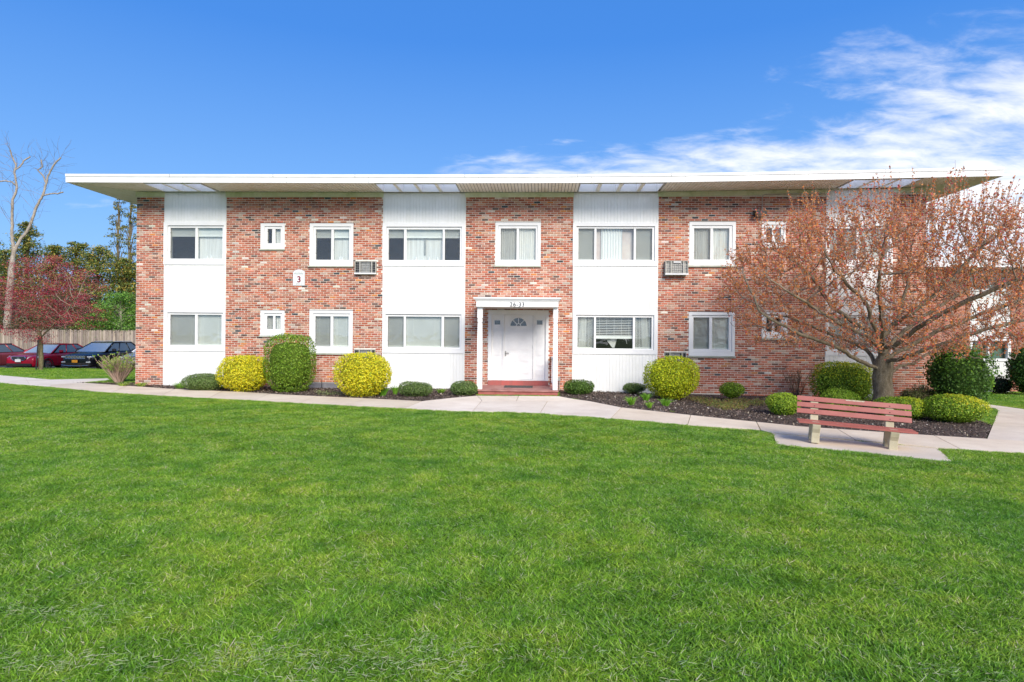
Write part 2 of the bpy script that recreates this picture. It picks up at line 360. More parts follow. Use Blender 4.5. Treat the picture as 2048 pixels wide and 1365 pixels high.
def mk_bench():
    t = MT('bench_paint', 0.5, 0.4); a = t.noise(4, 6, 0.7, 'Position'); b = t.noise(9, 7, 0.8, 'Object', (1, 6, 6))
    c = t.ramp(a, [(0.3, (0.31, 0.08, 0.062)), (0.7, (0.41, 0.122, 0.095))])
    t.color(c); t.bump(b, 0.15, 0.004); return t.m
M['bench_red'] = mk_bench()
M['raw_wood'] = varied('bare_wood', (0.45, 0.36, 0.24), (0.66, 0.58, 0.45), 30, 0.8, 0.2)

rnd = random.Random(7); RN = np.random.default_rng(11)

# ------------------------------------------------------------------ ground, paths, beds
def axis(lo, hi, fine_lo, fine_hi, step):
    a = list(np.arange(fine_lo, fine_hi + 1e-6, step)); v = fine_hi; k = step
    while v < hi: k *= 1.5; v += k; a.append(min(v, hi))
    v = fine_lo; k = step
    while v > lo: k *= 1.5; v -= k; a.insert(0, max(v, lo))
    return np.array(a)
xs = axis(-900, 900, -34, 34, 0.8); ys = axis(-200, 1500, -4, 44, 0.8)
XX, YY = np.meshgrid(xs, ys); ZZ = gz(XX, YY)
g = bpy.data.meshes.new('ground'); nx, ny = len(xs), len(ys)
g.from_pydata(np.stack([XX.ravel(), YY.ravel(), ZZ.ravel()], 1).tolist(), [], [(j * nx + i, j * nx + i + 1, (j + 1) * nx + i + 1, (j + 1) * nx + i) for j in range(ny - 1) for i in range(nx - 1)])
for p in g.polygons: p.use_smooth = True
ground = tag(link('ground', g, M['soil']), kind='structure')

def poly_sheet(name, pts, mat, lift, parent=None, thick=0.0, step=0.6, c=(1, 1, 1)):
    n = len(pts); P = np.array([p[:2] for p in pts]); lo, hi = P.min(0), P.max(0)
    inner = [(x, y) for x in np.arange(lo[0] + step / 2, hi[0], step) for y in np.arange(lo[1] + step / 2, hi[1], step)] if step else []
    inner = [q for q in inner if inside(q, P)]
    r = delaunay_2d_cdt([Vector(p) for p in P.tolist()] + [Vector(q) for q in inner], [(i, (i + 1) % n) for i in range(n)], [], 1, 1e-4)
    m = MB(); m.cur = c
    V = [(v.x, v.y, float(gz(v.x, v.y)) + lift) for v in r[0]]
    m.raw(V, [tuple(f) for f in r[2]])
    if thick:
        for i in range(n):
            a, b = P[i], P[(i + 1) % n]; za, zb = float(gz(*a)) + lift, float(gz(*b)) + lift
            m.face([(a[0], a[1], za), (a[0], a[1], za - thick), (b[0], b[1], zb - thick), (b[0], b[1], zb)])
    o = m.build(name, mat, parent)
    bm = bmesh.new(); bm.from_mesh(o.data)
    for f in bm.faces:
        f.normal_update()
        if abs(f.normal.z) > 0.5 and f.normal.z < 0: f.normal_flip()
    bm.to_mesh(o.data); bm.free()
    return o
def inside(q, P):
    x, y = q; c = False; n = len(P)
    for i in range(n):
        x1, y1 = P[i]; x2, y2 = P[(i + 1) % n]
        if (y1 > y) != (y2 > y) and x < (x2 - x1) * (y - y1) / (y2 - y1) + x1: c = not c
    return c
def inside_np(X, Y, P):
    c = np.zeros(X.shape, bool); n = len(P)
    for i in range(n):
        x1, y1 = P[i][:2]; x2, y2 = P[(i + 1) % n][:2]
        if y1 == y2: continue
        c ^= ((y1 > Y) != (y2 > Y)) & (X < (x2 - x1) * (Y - y1) / (y2 - y1) + x1)
    return c
def gp(px): return [G(*p)[:2] for p in px]
def shrink(P, d):
    P = np.array(P); c = P.mean(0); out = []
    for p in P:
        v = p - c; L = np.linalg.norm(v); out.append(tuple(p - v / L * d))
    return out
UP = [(101, 772), (164, 767.5), (246, 773), (326, 779), (375, 781.5), (480, 786), (567, 791.6), (745, 800), (844, 805)]
UP2 = [(1243, 817.7), (1400, 835.2), (1602, 856), (1808, 870.5), (1974, 881), (2260, 899)]
LO = [(101, 776), (199, 786), (328, 794), (480, 802), (694, 814), (809, 819.4)]
LO2 = [(1222, 839.5), (1400, 855.7), (1520, 862.7), (1539, 869), (1711, 883.5), (1875, 899.5), (2048, 910), (2260, 924)]
def seg(line, a, b):
    xs_ = [p[0] for p in line]; ys_ = [p[1] for p in line]
    f = lambda x: (x, float(np.interp(x, xs_, ys_)))
    return [f(a)] + [p for p in line if a + 3 < p[0] < b - 3] + [f(b)]
slabs = []
cuts = [(101, 101), (255, 222), (350, 322), (445, 417), (540, 507), (635, 597), (733, 690), (844, 809)]
for (u0, l0), (u1, l1) in zip(cuts, cuts[1:]):
    slabs.append(seg(UP, u0, u1) + seg(LO, l0, l1)[::-1])
slabs += [[(844, 805), (900, 798.7), (954.6, 794), (964, 804), (945, 825.5), (900, 824.6), (809, 819.4)],
          [(954.6, 794), (1037, 794.4), (1033, 804), (964, 804)],
          [(1037, 794.4), (1117.6, 795), (1150, 801), (1095, 805), (1033, 804)],
          [(964, 804), (1033, 804), (1095, 805), (1080, 829.5), (1027, 826.6), (945, 825.5)],
          [(1095, 805), (1150, 801), (1179, 805), (1243, 817.7), (1222, 839.5), (1128.5, 833), (1080, 829.5)]]
cuts = [(1243, 1222), (1381.6, 1374.8), (1513, 1521), (1675, 1711), (1868, 1922), (2055, 2120), (2255, 2255)]
for (u0, l0), (u1, l1) in zip(cuts, cuts[1:]):
    slabs.append(seg(UP2, u0, u1) + seg(LO2, l0, l1)[::-1])
walk = thing('sidewalk', (0, 14, 0), None, None); walk['kind'] = 'structure'
WALKP = []
for i, s_ in enumerate(slabs):
    P = gp(s_); WALKP.append(P); k = rnd.uniform(0.93, 1.05); porch = 7 <= i <= 11
    poly_sheet('slab', shrink(P, 0.012), M['concrete'], 0.03, walk, 0.08, 0, (k * (1.16 if porch else 1.06), k * (1.16 if porch else 1.02), k * (1.17 if porch else 0.95)))
# pale path running off to the left, and the path to the right-hand building
left_path = [[(-260, 743), (-90, 747), (-110, 766), (-260, 757)], [(-90, 747), (0, 752), (-12, 766.5), (-110, 766)], [(0, 752), (50, 756.5), (60, 773), (-12, 766.5)], [(50, 756.5), (101, 761), (215, 758.6), (222, 762), (164, 767.5), (101, 772), (101, 776), (60, 773)]]
pth = thing('footpath', (-18, 21, 0), None, None); pth['kind'] = 'structure'
for s_ in left_path:
    P = gp(s_); WALKP.append(P); poly_sheet('slab', shrink(P, 0.01), M['concrete'], 0.026, pth, 0.08, 0, (1.16, 1.16, 1.16))
rp = [[(1974, 881), (1985, 852), (2072, 858), (2200, 866), (2200, 893)], [(1985, 852), (1996.5, 823), (2090, 831), (2200, 838), (2200, 866)], [(1996.5, 823), (1961.7, 808.9), (2048, 820.6), (2200, 838), (2090, 831)], [(1996.5, 823), (1990, 818), (1900, 810), (1850, 806), (1860, 797), (1961.7, 808.9)]]
rp = [[(1974, 881), (1987, 848), (2090, 855), (2260, 866), (2260, 899)], [(1987, 848), (1996.5, 823), (2100, 834.5), (2260, 852), (2260, 866), (2090, 855)], [(1996.5, 823), (1990, 819), (1940, 813), (1880, 806.5), (1885, 799), (1961.7, 808.9), (2048, 820.6), (2260, 846), (2260, 852), (2100, 834.5)]]
pth = thing('footpath', (14, 15, -0.1), None, None); pth['kind'] = 'structure'
for s_ in rp:
    P = gp(s_); WALKP.append(P); poly_sheet('slab', shrink(P, 0.01), M['concrete'], 0.026, pth, 0.08, 0, (1.0, 1.0, 1.0))
padP = gp([(1545, 870), (1711, 884.5), (1877, 900.5), (1906, 927), (1716, 907), (1552, 891)]); WALKP.append(padP)
pad = tag(poly_sheet('bench_pad', shrink(padP, 0.01), M['concrete'], 0.022, None, 0.08, 0, (0.93, 0.90, 0.86)), kind='structure')
# mulch beds
YB = YW + 0.1
def bx(px, py): return G(px, py)[:2]
def wx(px): return at(px, 785, YW)[0]
bedL = gp([(140, 767), (246, 773), (326, 779), (375, 781.5), (480, 786), (567, 791.6), (745, 800), (844, 805), (900, 798.7), (954.6, 794)]) + [(wx(954.6), YB), (wx(268), YB), (wx(262), YB + 0.9), (wx(225), YB + 0.6)]
bedR = gp([(1117.6, 795), (1179, 805), (1243, 817.7), (1400, 835.2), (1602, 856), (1808, 870.5), (1972, 880), (1984, 854), (1958, 843), (1938, 826), (1900, 812), (1868, 806)]) + [(wx(1862), YB), (wx(1117), YB)]
BEDS = [bedL, bedR]
for P in BEDS: tag(poly_sheet('mulch_bed', P, M['mulch'], 0.02, None, 0, 0.7), kind='structure')
ringP = gp([(48, 731), (75, 727.5), (110, 728), (121, 731.5), (95, 734.5), (60, 734.5)])
tag(poly_sheet('tree_ring', ringP, varied('pale_mulch', (0.18, 0.15, 0.12), (0.42, 0.38, 0.33), 20, 0.95, 0.1), 0.03, None, 0, 0), kind='structure')
# parking lot beyond the left lawn
lot = MB(); lot.face([(-60, 32.15, -0.53), (-13.2, 32.15, -0.53), (-13.2, 41.8, -0.53), (-60, 41.8, -0.53)])
lot.box(-60, -13.2, 31.95, 32.15, -0.60, -0.43, (1, 1, 1)); tag(lot.build('parking_lot', M['asphalt']), kind='structure')
for X in (-32.1, -29.1, -26.1, -23.1, -20.1):
    l_ = MB(); l_.box(X - 0.05, X + 0.05, 32.6, 37.6, -0.53, -0.526); tag(l_.build('parking_line', M['white']), kind='structure')

# ------------------------------------------------------------------ the apartment building
A0, A1 = wx(270), wx(1849.5)
ROOFPX = [(131, 364.5), (270, 365.2), (700, 366), (1040, 366.2), (1300, 365), (1400, 363.5), (1500, 362), (1700, 358.5), (1900, 354), (2008, 352)]
YF = 18.16
_r = [at(x, y, YF) for x, y in ROOFPX]
RX0, RX1 = _r[0][0], _r[-1][0]
def zr(x): return float(np.interp(x, [p[0] for p in _r], [p[2] for p in _r]))
bld = thing('apartment_building', ((A0 + A1) / 2, YW, 0), 'long two storey red brick apartment building with white siding bays and flat overhanging roof', 'building')
BD = 11.5
# solid carcass behind the facade, side and back walls
def mk_procbrick(name, sc=1.0):
    t = MT(name, 0.9, 0.2); tc = t.n('ShaderNodeTexCoord'); mp = t.n('ShaderNodeMapping'); t.l(tc.outputs['Object'], mp.inputs[0]); mp.inputs['Rotation'].default_value = (math.pi / 2, 0, 0)
    sx = t.n('ShaderNodeSeparateXYZ'); t.l(tc.outputs['Object'], sx.inputs[0]); ad = t.n('ShaderNodeMath', operation='ADD'); t.l(sx.outputs[0], ad.inputs[0]); t.l(sx.outputs[1], ad.inputs[1])
    cb = t.n('ShaderNodeCombineXYZ'); t.l(ad.outputs[0], cb.inputs[0]); t.l(sx.outputs[2], cb.inputs[1])
    b = t.n('ShaderNodeTexBrick'); t.l(cb.outputs[0], b.inputs['Vector']); b.inputs['Scale'].default_value = 1.0
    b.inputs['Brick Width'].default_value = 0.203; b.inputs['Row Height'].default_value = 0.0677; b.inputs['Mortar Size'].default_value = 0.006; b.inputs['Bias'].default_value = 0.0
    b.inputs['Color1'].default_value = (0.50, 0.16, 0.085, 1); b.inputs['Color2'].default_value = (0.28, 0.10, 0.07, 1); b.inputs['Mortar'].default_value = (0.5, 0.43, 0.36, 1)
    nz = t.noise(9, 6, 0.7, 'Object'); c = t.mix(b.outputs['Color'], t.ramp(nz, [(0.3, (0.7, 0.7, 0.7)), (0.7, (1.25, 1.25, 1.25))]), 1.0, 'MULTIPLY')
    t.color(c); t.bump(b.outputs['Fac'], -0.5, 0.01); return t.m
M['procbrick'] = mk_procbrick('far_brick')
sw = MB()
sw.box(A0, A0 + 0.25, YW + 0.3, YW + BD, -0.4, 6.0); sw.box(A1 - 0.25, A1, YW + 0.3, YW + BD, -0.4, 6.15); sw.box(A0 + 0.25, A1 - 0.25, YW + BD - 0.25, YW + BD, -0.4, 6.0)
sw.build('side_wall', M['procbrick'], bld)
dk = MB(); dk.box(A0 + 0.26, A1 - 0.26, YW + 0.95, YW + 1.0, -0.3, 5.9); dk.box(A0 + 0.26, A1 - 0.26, YW + 0.3, YW + 0.9, 2.75, 2.95); dk.box(A0 + 0.26, A1 - 0.26, YW + 0.3, YW + 0.9, 0.05, 0.2)
dk.build('interior', M['dark'], bld)

# openings on the facade: (px rect of outer casing)
BAYX = [270, 327.5, 451.3, 765, 930, 1145.5, 1315.5, 1651, 1784.5, 1849.5]
bx_ = [wx(p) if i in (0, 9) else at(p, 590, YW)[0] for i, p in enumerate(BAYX)]
A0, A1 = bx_[0], bx_[9]
brick_bays = [(bx_[0], bx_[1]), (bx_[2], bx_[3]), (bx_[4], bx_[5]), (bx_[6], bx_[7]), (bx_[8], bx_[9])]
siding_bays = [(bx_[1], bx_[2]), (bx_[3], bx_[4]), (bx_[5], bx_[6]), (bx_[7], bx_[8])]
BRW = {  # brick wall windows: outer, frame, glass, mullion px
    'a_up': ((521, 447, 569.5, 498.5), (529, 453, 564.4, 491), (534.5, 458, 560.6, 487), [(543.6, 549.7)], ['screen_dark', 'curtain']),
    'b_up': ((619, 447, 706.6, 532), (626.6, 453.5, 701.5, 524), (631, 459, 697.7, 520), [(662, 666.5)], ['shade_screen', 'shade']),
    'a_lo': ((520.8, 621.3, 569, 671.7), (528, 627, 564, 664), (533.5, 632, 560.6, 659), [(545.5, 549.5)], ['curtain_screen', 'curtain_grey']),
    'b_lo': ((618.5, 621.4, 705.4, 706.8), (626, 627.5, 700.5, 697), (630, 633, 696.5, 693.3), [(660.4, 665.5)], ['blind_screen', 'blind']),
    'c_up': ((990.6, 445, 1081.5, 532), (996.5, 451.5, 1075, 524), (1001, 457, 1071.4, 520), [(1033.3, 1037.9)], ['curtain_screen', 'curtain']),
    'd_up': ((1378.4, 444, 1471.6, 531.7), (1384, 451, 1465, 524), (1388, 456.7, 1459, 519.5), [(1421.4, 1426.4)], ['curtain_screen', 'curtain']),
    'd_lo': ((1377.5, 624.7, 1470, 712.4), (1383.5, 631, 1464, 703), (1387, 635.4, 1458, 698.6), [(1419, 1424.7)], ['blind_screen', 'blind']),
    'e_up': ((1523, 443.5, 1571, 494.5), (1528.5, 450, 1567, 489), (1533, 456, 1563, 486), [(1545, 1551)], ['screen_dark', 'curtain']),
    'e_lo': ((1523.4, 625, 1575, 677), (1529, 630.5, 1569, 669), (1533, 635, 1563, 664), [(1545, 1550)], ['screen_dark', 'dark']),
}
SDW = {
    's1_up': ((327.5, 445, 451.3, 530), (335.4, 451.4, 447.8, 521), (339.8, 455.9, 444.2, 517.7), [(389.6, 394)], ['shade_screen', 'shade']),
    's1_lo': ((327.5, 619.5, 451.3, 703), (335, 625.6, 446.5, 694.8), (339.4, 629.8, 442.3, 690.8), [(389, 393.7)], ['blind_screen', 'blind']),
    's2_up': ((765, 447, 930, 532.8), (772.7, 454, 923.7, 523.3), (776.5, 459, 920, 520.6), [(807.7, 812.5), (885, 889)], ['shade_screen', 'shade_wide', 'shade_screen']),
    's2_lo': ((765, 622, 930, 707), (771, 629, 922.5, 698), (775, 633.6, 919, 695), [(807, 811), (882.6, 887.4)], ['blind_screen', 'blind', 'blind_screen']),
    's3_up': ((1145.5, 446.3, 1315.5, 532.7), (1152.7, 453, 1309.6, 522.9), (1156.7, 457.2, 1304.8, 520), [(1189, 1193), (1267.9, 1271.8)], ['blind_screen', 'two_curtains', 'blind_screen']),
    's3_lo': ((1145.5, 624, 1315.5, 709), (1151.4, 630.5, 1308, 700), (1155, 635, 1303.5, 697.5), [(1188, 1192), (1266, 1270.5)], ['open_blind', 'raised_blind', 'open_blind']),
    's4_up': ((1651, 444.5, 1784.5, 533), (1656, 452, 1779, 523.5), (1660, 457, 1775, 520), [(1714, 1718.5)], ['blind_screen', 'blind']),
    's4_lo': ((1651, 626.5, 1784.5, 712.5), (1655.5, 631, 1779.5, 703), (1659.5, 635.2, 1776, 699.5), [(1713.5, 1718.5)], ['open_blind', 'open_blind']),
}
ACS = {'ac1': (711, 523, 753.5, 548.5), 'ac2': (708, 699, 751, 725), 'ac3': (1328.5, 523, 1373.5, 550.5), 'ac4': (1328.6, 704.5, 1372.8, 730)}
BW = {'bw1': (621, 765, 679.5, 792), 'bw2': (1379.6, 790.5, 1440, 806)}
DOOR = (976, 620.6, 1096.8, 763)
def R(px): return wr(*px)
holes = {0: [], 1: [], 2: [], 3: [], 4: []}
hp = {k: R(v[0]) for k, v in BRW.items()}
for k, b in (('a_up', 1), ('b_up', 1), ('a_lo', 1), ('b_lo', 1), ('c_up', 2), ('d_up', 3), ('d_lo', 3), ('e_up', 3), ('e_lo', 3)): holes[b].append(hp[k])
for k, b in (('ac1', 1), ('ac2', 1), ('ac3', 3), ('ac4', 3)): holes[b].append(R(ACS[k]))
holes[1].append(R(BW['bw1'])); holes[3].append(R(BW['bw2']))
dr = R(DOOR); holes[2].append((dr[0], dr[1], -0.5, dr[3]))
# bricks
PAL = [((0.48, 0.155, 0.085), 28), ((0.55, 0.195, 0.115), 26), ((0.40, 0.115, 0.065), 22), ((0.50, 0.235, 0.155), 22), ((0.57, 0.33, 0.235), 14), ((0.28, 0.105, 0.07), 11), ((0.64, 0.24, 0.07), 4),
       ((0.17, 0.095, 0.075), 4), ((0.56, 0.43, 0.34), 7), ((0.72, 0.65, 0.56), 2), ((0.06, 0.07, 0.08), 1.6), ((0.12, 0.08, 0.065), 2)]
pw = np.array([p[1] for p in PAL], float); pw /= pw.sum()
def brick_color():
    c = PAL[int(RN.choice(len(PAL), p=pw))][0]; k = rnd.uniform(0.85, 1.15); return tuple(min(1, v * k * rnd.uniform(0.95, 1.05)) for v in c)
def brick_geo(m, x0, x1, z0, z1, y, c):
    j = lambda a=0.0015: rnd.uniform(-a, a)
    e = 0.004
    P = [(x0 + j(), z0 + j()), (x1 + j(), z0 + j()), (x1 + j(), z1 + j()), (x0 + j(), z1 + j())]
    yf = y + rnd.uniform(-0.004, 0.002)
    cx_, cz_ = (x0 + x1) / 2, (z0 + z1) / 2
    Fr = [(p[0] - math.copysign(e, p[0] - cx_), yf, p[1] - math.copysign(e, p[1] - cz_)) for p in P]
    Bk = [(p[0], y + 0.004, p[1]) for p in P]; Bb = [(p[0], y + 0.03, p[1]) for p in P]
    m.raw(Fr + Bk + Bb, [(0, 1, 2, 3)] + [(i, 4 + i, 4 + (i + 1) % 4, (i + 1) % 4) for i in range(4)] + [(4 + i, 8 + i, 8 + (i + 1) % 4, 4 + (i + 1) % 4) for i in range(4)], c)
CH, BL, J = 0.0677, 0.203, 0.0155
allb = []
walls = []
for bi, (x0, x1) in enumerate(brick_bays):
    ztop = lambda x: zr(x) - 0.155
    H = holes[bi]
    zb = -0.35
    # mortar backing with real openings
    xsx = sorted({x0, x1, *[v for h in H for v in h[:2] if x0 < v < x1]}); zt = max(zr(x0), zr(x1)) - 0.02
    zs_ = sorted({zb, zt, *[v for h in H for v in h[2:] if zb < v < zt]})
    wm = MB()
    for a, b in zip(xsx, xsx[1:]):
        for c, d in zip(zs_, zs_[1:]):
            mx_, mz_ = (a + b) / 2, (c + d) / 2
            if any(h[0] < mx_ < h[1] and h[2] < mz_ < h[3] for h in H): continue
            wm.box(a, b, YW + 0.012, YW + 0.30, c, d, (1, 1, 1))
    wall = thing('brick_wall', ((x0 + x1) / 2, YW, 0), None, None); wall.parent = bld; wall.location = ((x0 + x1) / 2 - bld.location.x, 0, 0)
    bpy.data.objects.remove(wall)
    wall = wm.build('brick_wall', M['mortar'], bld); walls.append(wall)
    n = int((zt - zb) / CH) + 1
    for r in range(n):
        z0 = zb + r * CH; z1 = z0 + CH - J
        if z1 > min(ztop(x0), ztop(x1)) + 0.02: break
        off = (r % 2) * BL / 2 + rnd.uniform(-0.012, 0.012); x = x0 - off
        while x < x1:
            a, b = max(x, x0) + J / 2, min(x + BL, x1) - J / 2; x += BL
            if r % 7 == 3 and rnd.random() < 0.02: pass
            segs = [(a, b)]
            for h in H:
                if h[3] <= z0 + 0.01 or h[2] >= z1 - 0.01: continue
                ns = []
                for p, q in segs:
                    if q <= h[0] or p >= h[1]: ns.append((p, q)); continue
                    if p < h[0]: ns.append((p, h[0] - 0.004))
                    if q > h[1]: ns.append((h[1] + 0.004, q))
                segs = ns
            for p, q in segs:
                if q - p > 0.03: allb.append((bi, p, q, z0, z1, abs(q - p - (BL - J)) < 1e-6))
full = [i for i, b in enumerate(allb) if b[5] and b[0] in (3, 2) and b[3] > 0.35]
P3 = np.array([((allb[i][1] + allb[i][2]) / 2, YW, (allb[i][3] + allb[i][4]) / 2) for i in full]); ppx, ppy = pix(P3)
sc_ = -((P3 - np.array([0, 0, CAMH])) @ CRn)[:, 2] + np.where(ppx > 1500, 100, 0)
sel = set(full[k] for k in np.argsort(sc_)[:300])
variants = []
for k in range(60):
    m = MB(); brick_geo(m, -(BL - J) / 2, (BL - J) / 2, -(CH - J) / 2, (CH - J) / 2, 0, brick_color()); me = m.mesh('brick'); me.materials.append(M['brick']); variants.append(me)
rest = [MB() for _ in range(5)]
for i, (bi, p, q, z0, z1, fl) in enumerate(allb):
    if i in sel:
        ow = origin(walls[bi]); link('brick', variants[rnd.randrange(60)], None, walls[bi], ((p + q) / 2 - ow.x, YW - ow.y, (z0 + z1) / 2 - ow.z))
    else: brick_geo(rest[bi], p, q, z0, z1, YW, brick_color())
for bi in range(5): tag(rest[bi].build('bricks', M['brick'], walls[bi]), kind='stuff')

# siding bays: backing panel, boards, flat trim
def board_mesh(wd, h):
    m = MB(); g = 0.004
    pts = [(-wd / 2 + g, 0.0), (wd / 2 - g, 0.0), (wd / 2, 0.006), (wd / 2, 0.02), (-wd / 2, 0.02), (-wd / 2, 0.006)]   # x,y outline
    V = [(p[0], p[1], 0) for p in pts] + [(p[0], p[1], h) for p in pts]; n = 6
    m.raw(V, [tuple(range(n))[::-1], tuple(range(n, 2 * n))] + [(i, (i + 1) % n, n + (i + 1) % n, n + i) for i in range(n)])
    me = m.mesh('siding_board'); me.materials.append(M['siding']); return me
wins = {k: R(v[0]) for k, v in SDW.items()}
YS = YW + 0.005
for si, (x0, x1) in enumerate(siding_bays):
    up, lo = wins['s%d_up' % (si + 1)], wins['s%d_lo' % (si + 1)]
    zt = zr((x0 + x1) / 2); zbm = 0.03 if si < 2 else (0.0 if si == 2 else -0.05)
    pm = MB()
    for a, b in ((zbm, lo[2]), (lo[3], up[2]), (up[3], zt - 0.01)): pm.box(x0, x1, YS + 0.02, YS + 0.2, a, b)
    pm.box(x0, x0 + 0.045, YS - 0.012, YS + 0.019, zbm, zt - 0.01); pm.box(x1 - 0.045, x1, YS - 0.012, YS + 0.019, zbm, zt - 0.01)
    pm.box(x0, x1, YS - 0.015, YS + 0.2, zbm - 0.06, zbm - 0.002)
    pan = pm.build('siding_panel', M['siding'], bld); po = origin(pan)
    n = max(1, round((x1 - x0 - 0.1) / 0.0985)); wd = (x1 - x0 - 0.094) / n
    for a, b in ((zbm, lo[2] - 0.002), (lo[3] + 0.002, up[2] - 0.002), (up[3] + 0.002, zt - 0.012)):
        me = board_mesh(wd - 0.001, b - a)
        for k in range(n): link('siding_board', me, None, pan, (x0 + 0.047 + (k + 0.5) * wd - po.x, YS - 0.003 - po.y + rnd.uniform(-0.0015, 0.0015), a - po.z))

# frieze board above the brick
for x0, x1 in brick_bays:
    m = MB(); za, zb_ = zr(x0), zr(x1); e = 0.012
    m.raw([(x0 - e, YW - 0.03, za - 0.155), (x1 + e, YW - 0.03, zb_ - 0.155), (x1 + e, YW + 0.011, zb_ - 0.155), (x0 - e, YW + 0.011, za - 0.155), (x0 - e, YW - 0.03, za - 0.008), (x1 + e, YW - 0.03, zb_ - 0.008), (x1 + e, YW + 0.011, zb_ - 0.008), (x0 - e, YW + 0.011, za - 0.008)],
          [(0, 3, 2, 1), (4, 5, 6, 7), (0, 1, 5, 4), (1, 2, 6, 5), (2, 3, 7, 6), (3, 0, 4, 7)])
    m.build('frieze_board', M['frieze'], bld)

